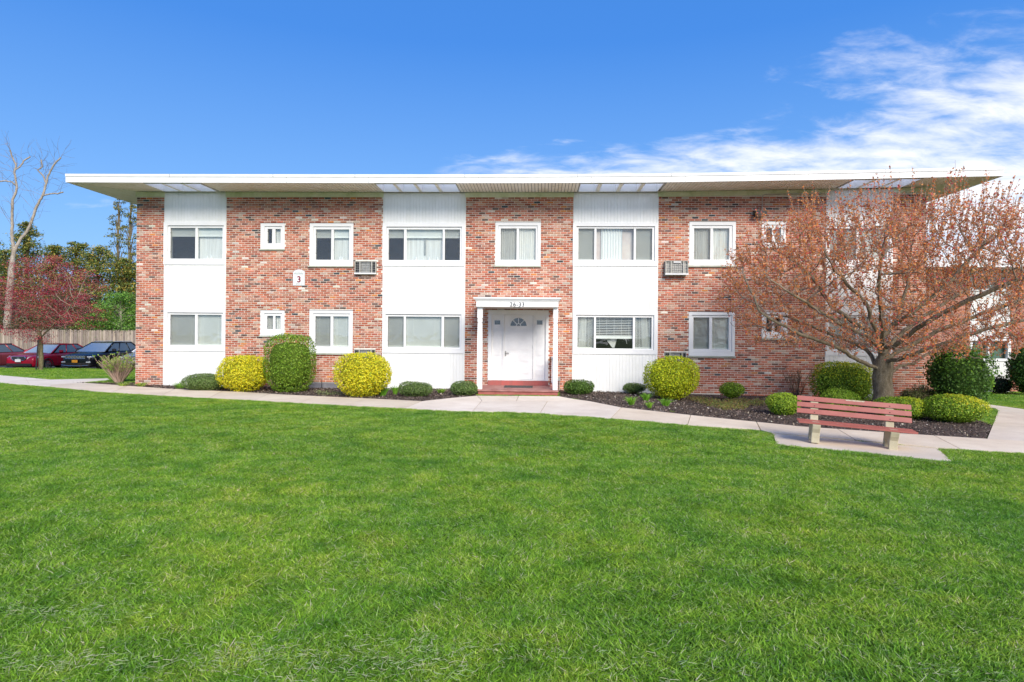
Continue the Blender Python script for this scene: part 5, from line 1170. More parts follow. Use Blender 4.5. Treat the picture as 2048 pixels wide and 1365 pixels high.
tuft(790, 791, 0.28, 0.16, 80, (0.20, 0.42, 0.04), 'light green lily clump left of the low oval shrub', group=GL)
tuft(882, 788, 0.16, 0.22, 90, (0.26, 0.45, 0.05), 'low yellow-green lily clump between two olive shrubs', group=GL)
tuft(360, 779, 0.22, 0.30, 120, (0.22, 0.42, 0.05), 'bright green leafy clump left of the low wide dark shrub', group=GL)
tuft(246, 774, 0.12, 0.22, 80, (0.40, 0.52, 0.08), 'pale yellow-green clump under the twiggy corner shrub', wide=0.03, group=GL)
tuft(282, 775, 0.15, 0.20, 80, (0.40, 0.52, 0.10), 'pale yellow-green clump at the brick corner', wide=0.03, group=GL)
tuft(1345, 826, 0.06, 0.08, 20, (0.22, 0.32, 0.06), 'tiny weed sprouting in the mulch below the round yellow-green shrub', name='weed')
# creeping reddish ground cover
def scatter_px(poly, n):
    x0, y0 = min(p[0] for p in poly), min(p[1] for p in poly); x1, y1 = max(p[0] for p in poly), max(p[1] for p in poly); o = []
    while len(o) < n:
        q = (rnd.uniform(x0, x1), rnd.uniform(y0, y1))
        if inside(q, poly): o.append(G(*q))
    return np.array(o)
for poly, cols, n_, h_, nm, lab in (([(1372, 800), (1400, 799), (1440, 806), (1480, 803), (1532, 806), (1538, 814), (1500, 814), (1490, 822), (1450, 823), (1415, 815)], [(0.20, 0.26, 0.05), (0.30, 0.16, 0.07), (0.14, 0.20, 0.04), (0.34, 0.30, 0.08)], 5000, 0.10, 'ground_cover', 'low reddish green creeping plants spread over the mulch'),
                          ([(625, 787), (680, 789), (690, 794), (640, 793)], [(0.30, 0.34, 0.12), (0.2, 0.26, 0.1)], 420, 0.10, 'ground_cover', 'sparse pale seedlings before the plastic covered basement window')):
    P = scatter_px(poly, n_); P[:, 2] += 0.02 + RN.random(n_) ** 1.5 * h_; P = P[P[:, 1] < YW - 0.03]
    tag(quads(nm, leaf_quads(P, np.tile([0, -0.4, 1.0], (len(P), 1)), 0.035, 0.5, 0.9), pick(cols, [1] * len(cols), len(P)), M['leaf']), lab, 'ground cover', kind='stuff')
# bark chips on the beds
Ps = []
for P in BEDS:
    A = np.array(P); n = 26000; X = RN.uniform(A[:, 0].min(), A[:, 0].max(), n); Y = RN.uniform(A[:, 1].min(), A[:, 1].max(), n); k = inside_np(X, Y, P); X, Y = X[k], Y[k]; Ps.append(np.stack([X, Y, gz(X, Y) + 0.024 + RN.random(len(X)) * 0.025], 1))
P = np.concatenate(Ps); cols = [(0.05, 0.037, 0.031), (0.13, 0.095, 0.075), (0.22, 0.165, 0.135), (0.36, 0.29, 0.22), (0.58, 0.52, 0.44)]
tag(quads('bark_mulch', leaf_quads(P, np.tile([0, 0, 1.0], (len(P), 1)), 0.05, 0.45, 0.45), pick(cols, [30, 30, 20, 9, 2.5], len(P)), M['chip']), 'dark brown bark chips covering the planting beds', 'mulch', kind='stuff')

# ------------------------------------------------------------------ trees
def colonize(pos, par, att, step, infl, kill, iters, trop=(0, 0, 0), bound=None):
    pos = [np.array(p, float) for p in pos]; par = list(par); att = np.array(att); trop = np.array(trop, float)
    cnt = np.zeros(4000)
    for it in range(iters):
        if len(att) == 0: break
        P = np.array(pos); d2 = ((att ** 2).sum(1)[:, None] + (P ** 2).sum(1)[None] - 2 * att @ P.T); j = d2.argmin(1); dm = np.sqrt(np.maximum(d2[np.arange(len(att)), j], 0))
        ok = dm < infl
        if not ok.any(): break
        grew = 0
        for q in np.unique(j[ok]):
            v = att[ok & (j == q)] - P[q]; v = unit(v).sum(0); L = np.linalg.norm(v)
            if L < 1e-3: v = RN.normal(0, 1, 3)
            v = unit(v + RN.normal(0, 0.12 * max(L, .3), 3)) + trop; v = unit(v); nw = P[q] + v * step
            if bound is not None and not bound(nw): continue
            if len(pos) > 6500: break
            pos.append(nw); par.append(int(q)); grew += 1
        if not grew: break
        NP = np.array(pos[-grew:]); d2 = ((att ** 2).sum(1)[:, None] + (NP ** 2).sum(1)[None] - 2 * att @ NP.T)
        att = att[np.sqrt(np.maximum(d2.min(1), 0)) > kill]
    return np.array(pos), par
def radii(par, n, tip, ex=2.4):
    r = np.zeros(n); ch = [[] for _ in range(n)]
    for i, p in enumerate(par):
        if p >= 0: ch[p].append(i)
    for i in range(n - 1, -1, -1):
        r[i] = tip if not ch[i] else (sum(r[c] ** ex for c in ch[i])) ** (1 / ex)
    return r, ch
def chains(par, ch, r):
    """polylines following the thickest child"""
    out_ = []; st = [(i, -1) for i, p in enumerate(par) if p < 0]
    while st:
        i, f = st.pop(); line = ([f] if f >= 0 else []) + [i]
        while ch[i]:
            c = sorted(ch[i], key=lambda k: -r[k]); 
            for k in c[1:]: st.append((k, i))
            i = c[0]; line.append(i)
        out_.append(line)
    return out_
def tree_wood(th, pos, par, r, ch, cut, mat, col, tw_mat=None, tw_col=(0.2, 0.15, 0.1)):
    big = MB(); big.cur = col; small = MB(); small.cur = tw_col
    for line in chains(par, ch, r):
        rr = [r[i] for i in line]
        if len(line) > 1 and par[line[1]] == line[0]: rr[0] = min(rr[0], rr[1] * 1.15)
        k = 0
        while k < len(line) and rr[k] > cut: k += 1
        k = max(k, 0)
        if k >= 2: big.tube([pos[i] for i in line[:k + 1]], rr[:k + 1], 9 if rr[0] > 0.05 else 6, None, False)
        if k < len(line) - 1: small.tube([pos[i] for i in line[max(0, k - 1):]], rr[max(0, k - 1):], 4, None, False)
    big.build('trunk', mat, th, smooth=True); 
    if small.f: tag(small.build('branches', tw_mat or M['twig'], th), kind='stuff')

# --- the reddish ornamental tree in front of the right end
TY = 16.0; tb = at(1766, 826, TY); tb = (tb[0], TY, float(gz(tb[0], TY)) + 0.0)
rt = thing('crabapple_tree', tb, 'spreading ornamental tree with rusty red buds and many bare branches behind the bench', 'tree')
pos = []; par = []
def chain(pts, start=None, n=None):
    """pts: (px,py,dy) points; resampled to ~0.22 m nodes; start: node index"""
    W = [np.array(at(x, y, TY + d)) for x, y, d in pts]
    if start is not None: W = [pos[start]] + W
    last = start if start is not None else -1; outi = []
    for a, b in zip(W, W[1:]):
        L = np.linalg.norm(b - a); k = max(1, int(round(L / 0.2)))
        for t in range(1, k + 1):
            p = a + (b - a) * t / k + RN.normal(0, 0.012, 3); pos.append(p); par.append(last); last = len(pos) - 1; outi.append(last)
    return outi
pos.append(np.array([tb[0], tb[1], tb[2] - 0.1])); par.append(-1)
tr = chain([(1766, 800, 0), (1765, 770, 0), (1765, 742, 0), (1767, 725, 0)], 0)
def near(px, py, d=0):
    q = np.array(at(px, py, TY + d)); return int(np.argmin([np.linalg.norm(p - q) for p in pos]))
chain([(1747, 733, -0.1), (1730, 728, -0.3), (1700, 712, -0.5), (1675, 695, -0.8), (1640, 682, -1.0), (1600, 668, -1.2), (1555, 645, -1.3), (1520, 625, -1.4)], near(1765, 745))
chain([(1749, 728, 0.1), (1744, 712, 0.3), (1733, 700, 0.5), (1712, 688, 0.7), (1680, 676, 0.9), (1640, 660, 1.2), (1590, 640, 1.4)], near(1765, 740))
ms = chain([(1768, 712, 0), (1764, 695, 0), (1758, 678, 0)], near(1767, 725))
chain([(1748, 655, -0.1), (1742, 635, -0.2), (1737, 612, -0.3), (1722, 595, -0.4), (1703, 578, -0.5), (1688, 560, -0.6), (1670, 540, -0.7), (1655, 515, -0.8)], ms[-1])
chain([(1745, 665, 0.3), (1715, 650, 0.5), (1690, 632, 0.7), (1665, 615, 0.9), (1648, 590, 1.0), (1630, 560, 1.1), (1610, 540, 1.2)], ms[-2])
chain([(1740, 675, -0.4), (1705, 660, -0.9), (1665, 640, -1.4), (1625, 612, -1.8), (1585, 590, -2.1), (1545, 560, -2.3), (1515, 540, -2.4)], ms[-3])
m2 = chain([(1772, 668, 0.1), (1785, 650, 0.2), (1798, 630, 0.3), (1806, 600, 0.4), (1815, 570, 0.5), (1818, 535, 0.6), (1822, 505, 0.7)], ms[-1])
chain([(1815, 632, -0.2), (1840, 612, -0.3), (1870, 590, -0.4), (1905, 558, -0.5), (1935, 525, -0.6), (1965, 492, -0.7)], near(1785, 650, .2))
chain([(1783, 722, -0.3), (1805, 716, -0.6), (1835, 706, -0.9), (1880, 690, -1.2), (1930, 672, -1.5), (1990, 655, -1.8), (2050, 640, -2.0)], near(1767, 730))
chain([(1788, 742, 0.2), (1800, 733, 0.3), (1828, 728, 0.5), (1848, 712, 0.6), (1875, 700, 0.8), (1905, 690, 1.0), (1960, 680, 1.3), (2020, 668, 1.6)], near(1766, 750))
chain([(1788, 708, 0.0), (1825, 690, 0.0), (1870, 665, 0.1), (1920, 645, 0.2), (1980, 622, 0.3), (2048, 598, 0.4), (2110, 575, 0.5)], near(1767, 718))
chain([(1785, 695, -0.5), (1830, 660, -1.0), (1880, 628, -1.5), (1940, 600, -1.9), (2010, 570, -2.3), (2080, 540, -2.6)], ms[1])
chain([(1782, 688, 0.5), (1830, 645, 0.9), (1890, 605, 1.3), (1950, 570, 1.6), (2020, 530, 1.9)], ms[1])
chain([(1765, 655, -0.7), (1762, 620, -1.2), (1757, 580, -1.6), (1760, 540, -1.9), (1765, 505, -2.1)], ms[-2])
n0 = len(pos)
cc = np.array(at(1800, 598, TY - 0.3)); q = RN.uniform(-1, 1, (16000, 3)); q = q[(q ** 2).sum(1) < 1]
A = cc + q * np.array([4.35, 3.4, 2.32]); A[:, 2] += 0.25 * np.abs(q[:, 0]) ** 2
ok = (A[:, 1] < 18.9) & (A[:, 2] > tb[2] + 1.25 + 0.12 * np.abs(A[:, 0] - tb[0]))
A = A[ok]; rr_ = (((A - cc) / np.array([4.35, 3.4, 2.32])) ** 2).sum(1); A = A[RN.random(len(A)) < 0.25 + 0.75 * rr_][:4200]
bnd = lambda p: p[1] < 18.95
pos, par = colonize(pos, par, A, 0.16, 1.1, 0.20, 46, (0, -0.0, 0.10), bnd)
rr, ch = radii(par, len(pos), 0.0056, 2.15)
# trunk gets its photographed girth
for i in [0] + tr: rr[i] = max(rr[i], 0.225 + 0.05 * max(0, 1 - (pos[i][2] - tb[2]) / 0.35))
tree_wood(rt, pos, par, rr, ch, 0.022, M['bark'], (1, 1, 1), M['twig'], (0.25, 0.19, 0.135))
# upright shoots and buds
sh_ = MB(); LP = []
thin = [i for i in range(len(pos)) if rr[i] < 0.015]
for i in thin:
    top = (pos[i][2] - cc[2]) / 2.32
    if top < 0.1 and rnd.random() < 0.42: continue
    outw = unit((pos[i] - cc))
    for _ in range(1 if rnd.random() < 0.65 else 2):
        L = rnd.uniform(0.15, 0.42) + (max(0, top - 0.3) * rnd.uniform(0.1, 1.25) if rnd.random() < 0.5 else 0)
        d = unit(outw * 0.55 + np.array([rnd.gauss(0, .35), rnd.gauss(0, .35), rnd.uniform(0.5, 1.5) + max(0, top) * 1.2])); e = pos[i] + d * L
        if e[1] > 18.95: continue
        mid = (pos[i] + e) / 2 + RN.normal(0, 0.015, 3); g_ = rnd.uniform(.8, 1.2)
        sh_.tube([pos[i], mid, e], [0.0045, 0.0038, 0.0028], 3, (0.56 * g_, 0.39 * g_, 0.29 * g_), False)
        k = max(3, int(L / 0.075))
        for t in range(k):
            f = (t + rnd.random() * 0.6) / k; base = pos[i] + (e - pos[i]) * f
            for _ in range(rnd.choice((2, 2, 3, 4, 5))): LP.append(base + RN.normal(0, 0.018, 3))
    for _ in range(2): LP.append(pos[i] + RN.normal(0, 0.03, 3))
tag(sh_.build('shoots', M['twig'], rt), kind='stuff')
LP = np.array(LP); print('tree nodes', len(pos), 'leaves', len(LP), 'shoot faces', len(sh_.f))
tag(quads('leaves', leaf_quads(LP, np.tile([0, -0.3, 0.6], (len(LP), 1)), 0.047, 0.7, 1.0), pick([(0.66, 0.21, 0.06), (0.74, 0.30, 0.08), (0.48, 0.12, 0.045), (0.76, 0.38, 0.16), (0.66, 0.10, 0.11), (0.50, 0.25, 0.06)], [30, 26, 14, 10, 9, 8], len(LP)), M['leaf'], rt), kind='stuff')

# --- red leaved maple on the left
MY = 30.4; mb = at(82, 729, MY); mb = (mb[0], MY, float(gz(mb[0], MY)))
mtre = thing('maple_tree', mb, 'small wide maple with dark red leaves on the left lawn before the parked cars', 'tree')
pos = [np.array([mb[0], MY, mb[2] - 0.1])]; par = [-1]; TY = MY
t1_ = chain([(82, 712, 0), (80, 690, 0), (79, 672, 0)], 0)
chain([(77, 650, 0), (74, 625, 0), (70, 600, 0), (66, 570, 0)], t1_[-1])
chain([(88, 668, -0.1), (102, 655, -0.3), (118, 640, -0.5), (135, 622, -0.6), (150, 600, -.7)], t1_[-2])
chain([(66, 655, 0.3), (50, 635, 0.5), (30, 610, 0.8)], t1_[-1])
chain([(90, 650, 0.5), (100, 620, .9), (115, 585, 1.2)], t1_[-1])
cc2 = np.array(at(95, 602, MY)); q = RN.uniform(-1, 1, (9000, 3)); q = q[(q ** 2).sum(1) < 1]
A = cc2 + q * np.array([2.95, 2.4, 2.3]); A[:, 2] = np.where(A[:, 2] < mb[2] + 1.3, mb[2] + 1.3 + RN.random(len(A)) * 0.3, A[:, 2]); lob = np.sin(A[:, 0] * 1.7 + 1) + np.sin(A[:, 2] * 2.6 + A[:, 0]) + np.sin(A[:, 1] * 2.1 + 2); e_ = (((A - cc2) / np.array([2.95, 2.4, 2.3])) ** 2).sum(1); A = A[(e_ < 0.5) | (lob > 0.1)][:2200]
pos, par = colonize(pos, par, A, 0.17, 1.2, 0.24, 34, (0, 0, 0.0))
rr, ch = radii(par, len(pos), 0.0045, 2.25)
for i in [0] + t1_: rr[i] = max(rr[i], 0.115)
tree_wood(mtre, pos, par, rr, ch, 0.022, M['maple_bark'], (1, 1, 1), M['twig'], (0.38, 0.30, 0.22))
thin = np.array([pos[i] for i in range(len(pos)) if rr[i] < 0.010]); n = 21000
tsel = thin[(np.sin(thin[:, 0] * 3.1 + thin[:, 2] * 5) + np.sin(thin[:, 1] * 4.1 + thin[:, 2] * 7.3 + 1)) > -0.35]; P = tsel[RN.integers(0, len(tsel), n)] + RN.normal(0, 1, (n, 3)) * np.array([0.20, 0.20, 0.04]) + np.array([0, 0, 0.05])
P = np.concatenate([P, thin[RN.integers(0, len(thin), 3500)] + RN.normal(0, 0.06, (3500, 3))])
tag(quads('leaves', leaf_quads(P, np.tile([0, 0, 1.0], (len(P), 1)), 0.07, 0.5, 0.55), pick([(0.44, 0.045, 0.075), (0.58, 0.07, 0.10), (0.26, 0.03, 0.05), (0.54, 0.18, 0.09), (0.66, 0.17, 0.18)], [30, 26, 14, 12, 8], len(P)), M['leaf'], mtre), kind='stuff')
st = MB(); sp_ = at(72, 728, MY - 0.3); st.tube([(sp_[0], MY - 0.3, float(gz(sp_[0], MY - .3))), (sp_[0] + 0.12, MY - 0.3, at(75, 672, MY - .3)[2])], 0.03, 6); tag(st.build('tree_stake', M['black']), 'dark leaning stake beside the red maple trunk', 'stake')

# --- tall bare tree behind the fence
BY = 44.0; b0 = at(14, 690, BY)
bt_ = thing('bare_tree', (b0[0], BY, -0.55), 'tall half dead tree with two pale crooked leaders at the left edge', 'tree')
pos = [np.array([b0[0], BY, -0.6])]; par = [-1]; TY = BY
k0 = chain([(14, 660, 0), (18, 600, 0), (23, 540, 0), (27, 505, 0)], 0)
ka = chain([(24, 470, 0), (24, 430, 0), (25, 400, 0), (32, 385, 0), (34, 372, 0.1), (29, 345, 0.1), (32, 330, 0.1), (24, 312, 0), (20, 300, 0)], k0[-1])
kb = chain([(40, 480, 0.2), (55, 462, 0.3), (64, 440, 0.4), (72, 415, 0.5), (85, 392, 0.5), (92, 368, 0.5), (96, 352, 0.5), (108, 330, 0.5), (121, 316, 0.5)], k0[-1])
chain([(100, 388, 0.5), (115, 388, 0.5), (126, 384, 0.5)], near(86, 392, .5)); chain([(86, 352, 0.5), (76, 341, 0.4), (85, 334, 0.4), (82, 320, 0.4)], near(91, 368, .5)); chain([(24, 365, -0.2), (10, 362, -0.3), (-10, 364, -.3)], near(32, 372, 0.1)); chain([(40, 335, 0.3), (48, 322, 0.5), (60, 314, .6)], near(30, 342, .1))
wt = {0: 0.34}; rr = np.zeros(len(pos)); 
for i in range(len(pos)): rr[i] = np.interp(pos[i][2], [0, 2, 6, 8, 11, 14.5], [0.29, 0.26, 0.21, 0.11, 0.085, 0.05])
side_ = [i for i in range(len(pos)) if i > kb[-1]]
for i in side_: rr[i] = 0.05
_, ch = radii(par, len(pos), 0.01)
tree_wood(bt_, pos, par, rr, ch, 0.045, M['pale_bark'], (1, 1, 1))
tw = MB(); tw.cur = (0.24, 0.19, 0.15)
for i in range(0, len(pos)):
    if pos[i][2] > 9 and rnd.random() < 0.75:
        p = pos[i]; pts = [p]; d = unit(np.array([rnd.gauss(0, 1), rnd.gauss(0, .6), rnd.uniform(0.4, 1.6)]))
        for k in range(5): d = unit(d + RN.normal(0, 0.22, 3)); pts.append(pts[-1] + d * rnd.uniform(0.25, 0.45))
        tw.tube(pts, [0.011, 0.009, 0.008, 0.007, 0.005, 0.004], 3, None, False)
        q_ = pts[2]; d2 = unit(d + RN.normal(0, 0.6, 3)); tw.tube([q_, q_ + d2 * 0.5, q_ + d2 * 0.9 + RN.normal(0, .1, 3)], [0.009, 0.007, 0.004], 3, None, False)
tag(tw.build('twigs', M['twig'], bt_), kind='stuff')

# --- trees beyond the fence
GT = 'trees beyond the fence'
def leafy_tree(label, px, ytop, Y, wpx, cols, wts, nclump=60, leaf=0.16, nl=16000, z0=None, trunk=0.16, conic=0.0, open_=0.0, sag=0.0, name='tree', crown_from=0.15, mat='pale_bark'):
    b_ = at(px, 660, Y); zt = at(px, ytop, Y)[2]; zg = -0.5; H = zt - zg; R_ = wpx / F * Y / 2
    th = thing(name, (b_[0], Y, zg), label, 'tree', GT)
    tm = MB(); tm.tube([(b_[0], Y, zg), (b_[0] + RN.normal(0, .08), Y, zg + H * 0.4), (b_[0] + RN.normal(0, .1), Y, zg + H * 0.75), (b_[0], Y, zt - 0.2)], [trunk, trunk * 0.75, trunk * 0.4, 0.03], 7)
    cl = []
    for k in range(nclump):
        t = crown_from + (1 - crown_from) * (k + rnd.random()) / nclump; w_ = R_ * ((1 - t) ** 0.8 if conic else math.sin(math.pi * min(1, 0.12 + t * 0.8)) ** 0.6)
        if conic: w_ = R_ * (0.12 + 0.88 * (1 - t) ** conic)
        a_ = rnd.uniform(0, 6.283); r_ = w_ * rnd.uniform(0.35, 1.0); cp = np.array([b_[0] + r_ * math.cos(a_), Y + r_ * math.sin(a_) * 0.8, zg + H * t - sag * r_]); cl.append((cp, w_))
        tm.tube([(b_[0], Y, zg + H * max(0.05, t - 0.10)), tuple((np.array([b_[0], Y, zg + H * t]) + cp) / 2), tuple(cp)], [trunk * 0.28, trunk * 0.18, 0.01], 4)
    tm.build('trunk', M[mat], th)
    ci = RN.integers(0, len(cl), nl); CP = np.array([c[0] for c in cl])[ci]; S = np.array([0.13 + 0.28 * c[1] * (1 - open_) ** 1.6 for c in cl])[ci]
    P = CP + RN.normal(0, 1, (nl, 3)) * S[:, None] * np.array([0.75, 0.75, 0.32])
    tag(quads('crown', leaf_quads(P, np.tile([0, -0.2, 1.0], (nl, 1)), leaf, 0.5, 0.6), pick(cols, wts, nl), M['leaf'], th), kind='stuff')
    return th
CON = [(0.14, 0.22, 0.055), (0.24, 0.30, 0.07), (0.42, 0.37, 0.07), (0.08, 0.13, 0.035), (0.56, 0.38, 0.08)]; CW = [26, 28, 22, 12, 12]
leafy_tree('tallest sparse young tree with thin crown just left of the roof corner', 236, 398, 50, 120, [(0.26, 0.28, 0.06), (0.16, 0.20, 0.04), (0.34, 0.28, 0.07)], [3, 3, 2], 75, 0.15, 3300, trunk=0.11, conic=0.75, open_=0.55, mat='bark', crown_from=0.25)
leafy_tree('sparse young tree half hidden by the left brick corner', 259, 405, 49, 112, [(0.28, 0.29, 0.06), (0.18, 0.20, 0.04), (0.36, 0.30, 0.07)], [3, 3, 2], 75, 0.15, 3300, trunk=0.10, conic=0.7, open_=0.55, mat='bark', crown_from=0.25)
for px_, yt_, Y_, w_, lab in ((-30, 470, 47, 150, 'dark evergreen at the far left edge of the picture'), (52, 447, 48, 120, 'pointed evergreen rising right of the bare tree'), (105, 492, 47, 130, 'evergreen behind the middle of the red maple'), (150, 486, 49, 140, 'olive evergreen behind the right side of the red maple'), (195, 494, 46.5, 150, 'olive evergreen below the sparse young trees'), (247, 518, 47.5, 140, 'lower dark evergreen touching the brick corner'), (300, 520, 48, 120, 'evergreen hidden mostly by the building corner'), (8, 500, 50.5, 130, 'evergreen behind the pale trunk of the bare tree'), (-110, 480, 48, 160, 'evergreen beyond the left edge of the fence')):
    leafy_tree(lab, px_, yt_, Y_, w_, CON, CW, 90, 0.17, 15000, conic=0.55, sag=0.12, name='evergreen_tree', mat='bark', crown_from=0.06)
GB = [(0.15, 0.33, 0.045), (0.23, 0.43, 0.06), (0.10, 0.22, 0.035), (0.32, 0.50, 0.12)]
leafy_tree('bright green leafy bush behind the fence next to the brick corner', 240, 588, 43.6, 96, GB, [3, 3, 2, 1], 60, 0.13, 12000, conic=0, name='bush')
leafy_tree('smaller mid green bush over the fence behind the black car', 190, 628, 43.4, 60, GB, [3, 1, 3, 0.4], 40, 0.13, 6000, conic=0, name='bush')
leafy_tree('brown green brambly bush over the fence at the left', 30, 600, 44.8, 110, [(0.13, 0.12, 0.05), (0.2, 0.16, 0.1), (0.07, 0.09, 0.03)], [2, 2, 2], 50, 0.13, 8000, conic=0, name='bush')
leafy_tree('brown green brambly bush behind the maple', 130, 590, 45.0, 130, [(0.15, 0.15, 0.06), (0.22, 0.19, 0.1), (0.08, 0.12, 0.03)], [2, 2, 2], 60, 0.13, 11000, conic=0, name='bush')
# far wood closing the horizon
wd = []; n = 60000
X = RN.uniform(-140, 90, n); Y = 60 + RN.uniform(0, 14, n); hh = 4.5 + 1.6 * np.sin(X * 0.31) + 1.2 * np.sin(X * 0.83 + 1) + 0.8 * np.sin(X * 2.1); Z = -0.6 + RN.random(n) ** 0.8 * hh
Pw = np.stack([X, Y, Z], 1); tag(quads('far_woods', leaf_quads(Pw, np.tile([0, -0.6, 0.8], (n, 1)), 0.75, 0.6, 0.6), pick(CON, CW, n), M['leaf']), 'dark line of woods closing the horizon', 'woods', kind='stuff')

# fence of upright boards
fx0, fx1 = at(-230, 690, 42)[0], -12.0
fen = thing('wooden_fence', ((fx0 + fx1) / 2, 42, -0.5), 'weathered grey upright board fence behind the parked cars', 'fence')
w_ = 0.142; bmh = []
for k in range(12):
    m = MB(); q_ = rnd.uniform(0.62, 1.25); m.cur = (q_, q_ * rnd.uniform(.95, 1.0), q_ * rnd.uniform(.88, 1.0)); h = 2.28 + rnd.uniform(-0.03, 0.03); m.prism([(-w_ / 2 + 0.009, 0), (w_ / 2 - 0.009, 0), (w_ / 2 - 0.009, h - 0.04), (w_ / 2 - 0.035, h), (-w_ / 2 + 0.035, h), (-w_ / 2 + 0.009, h - 0.04)], 0, 0.018); me = m.mesh('board'); me.materials.append(M['fence_board']); bmh.append(me)
x = fx0; nf = 0; fm = MB()
while x < fx1:
    o = link('board', bmh[rnd.randrange(12)], None, fen, (x - fen.location.x, -0.02 + rnd.uniform(-.004, .004), rnd.uniform(-.02, .03))); o.rotation_euler = (0, rnd.uniform(-.006, .006), 0); x += w_; nf += 1
for z_ in (-0.2, 0.6, 1.5): fm.box(fx0, fx1, 42.02, 42.06, z_, z_ + 0.09)
fm.build('rail', M['fence'], fen); print('fence boards', nf)
for x in np.arange(fx0, fx1, 2.4):
    m = MB(); m.box(x, x + 0.1, 42.07, 42.16, -0.5, 1.8); m.build('post', M['fence'], fen)
# vines lying along the top of the fence
n = 5000; X = RN.uniform(fx0, fx1, n); P = np.stack([X, 42.05 + RN.normal(0, .08, n), 1.76 + 0.05 * np.sin(X * 2) + RN.normal(0, .05, n)], 1)
tag(quads('vines', leaf_quads(P, np.tile([0, 0, 1.0], (n, 1)), 0.09, 0.3, 0.8), pick([(0.08, 0.08, 0.05), (0.16, 0.14, 0.09), (0.07, 0.1, 0.03)], [1, 1, 1], n), M['leaf']), 'dark dry vines along the top of the board fence', 'vines', kind='stuff')

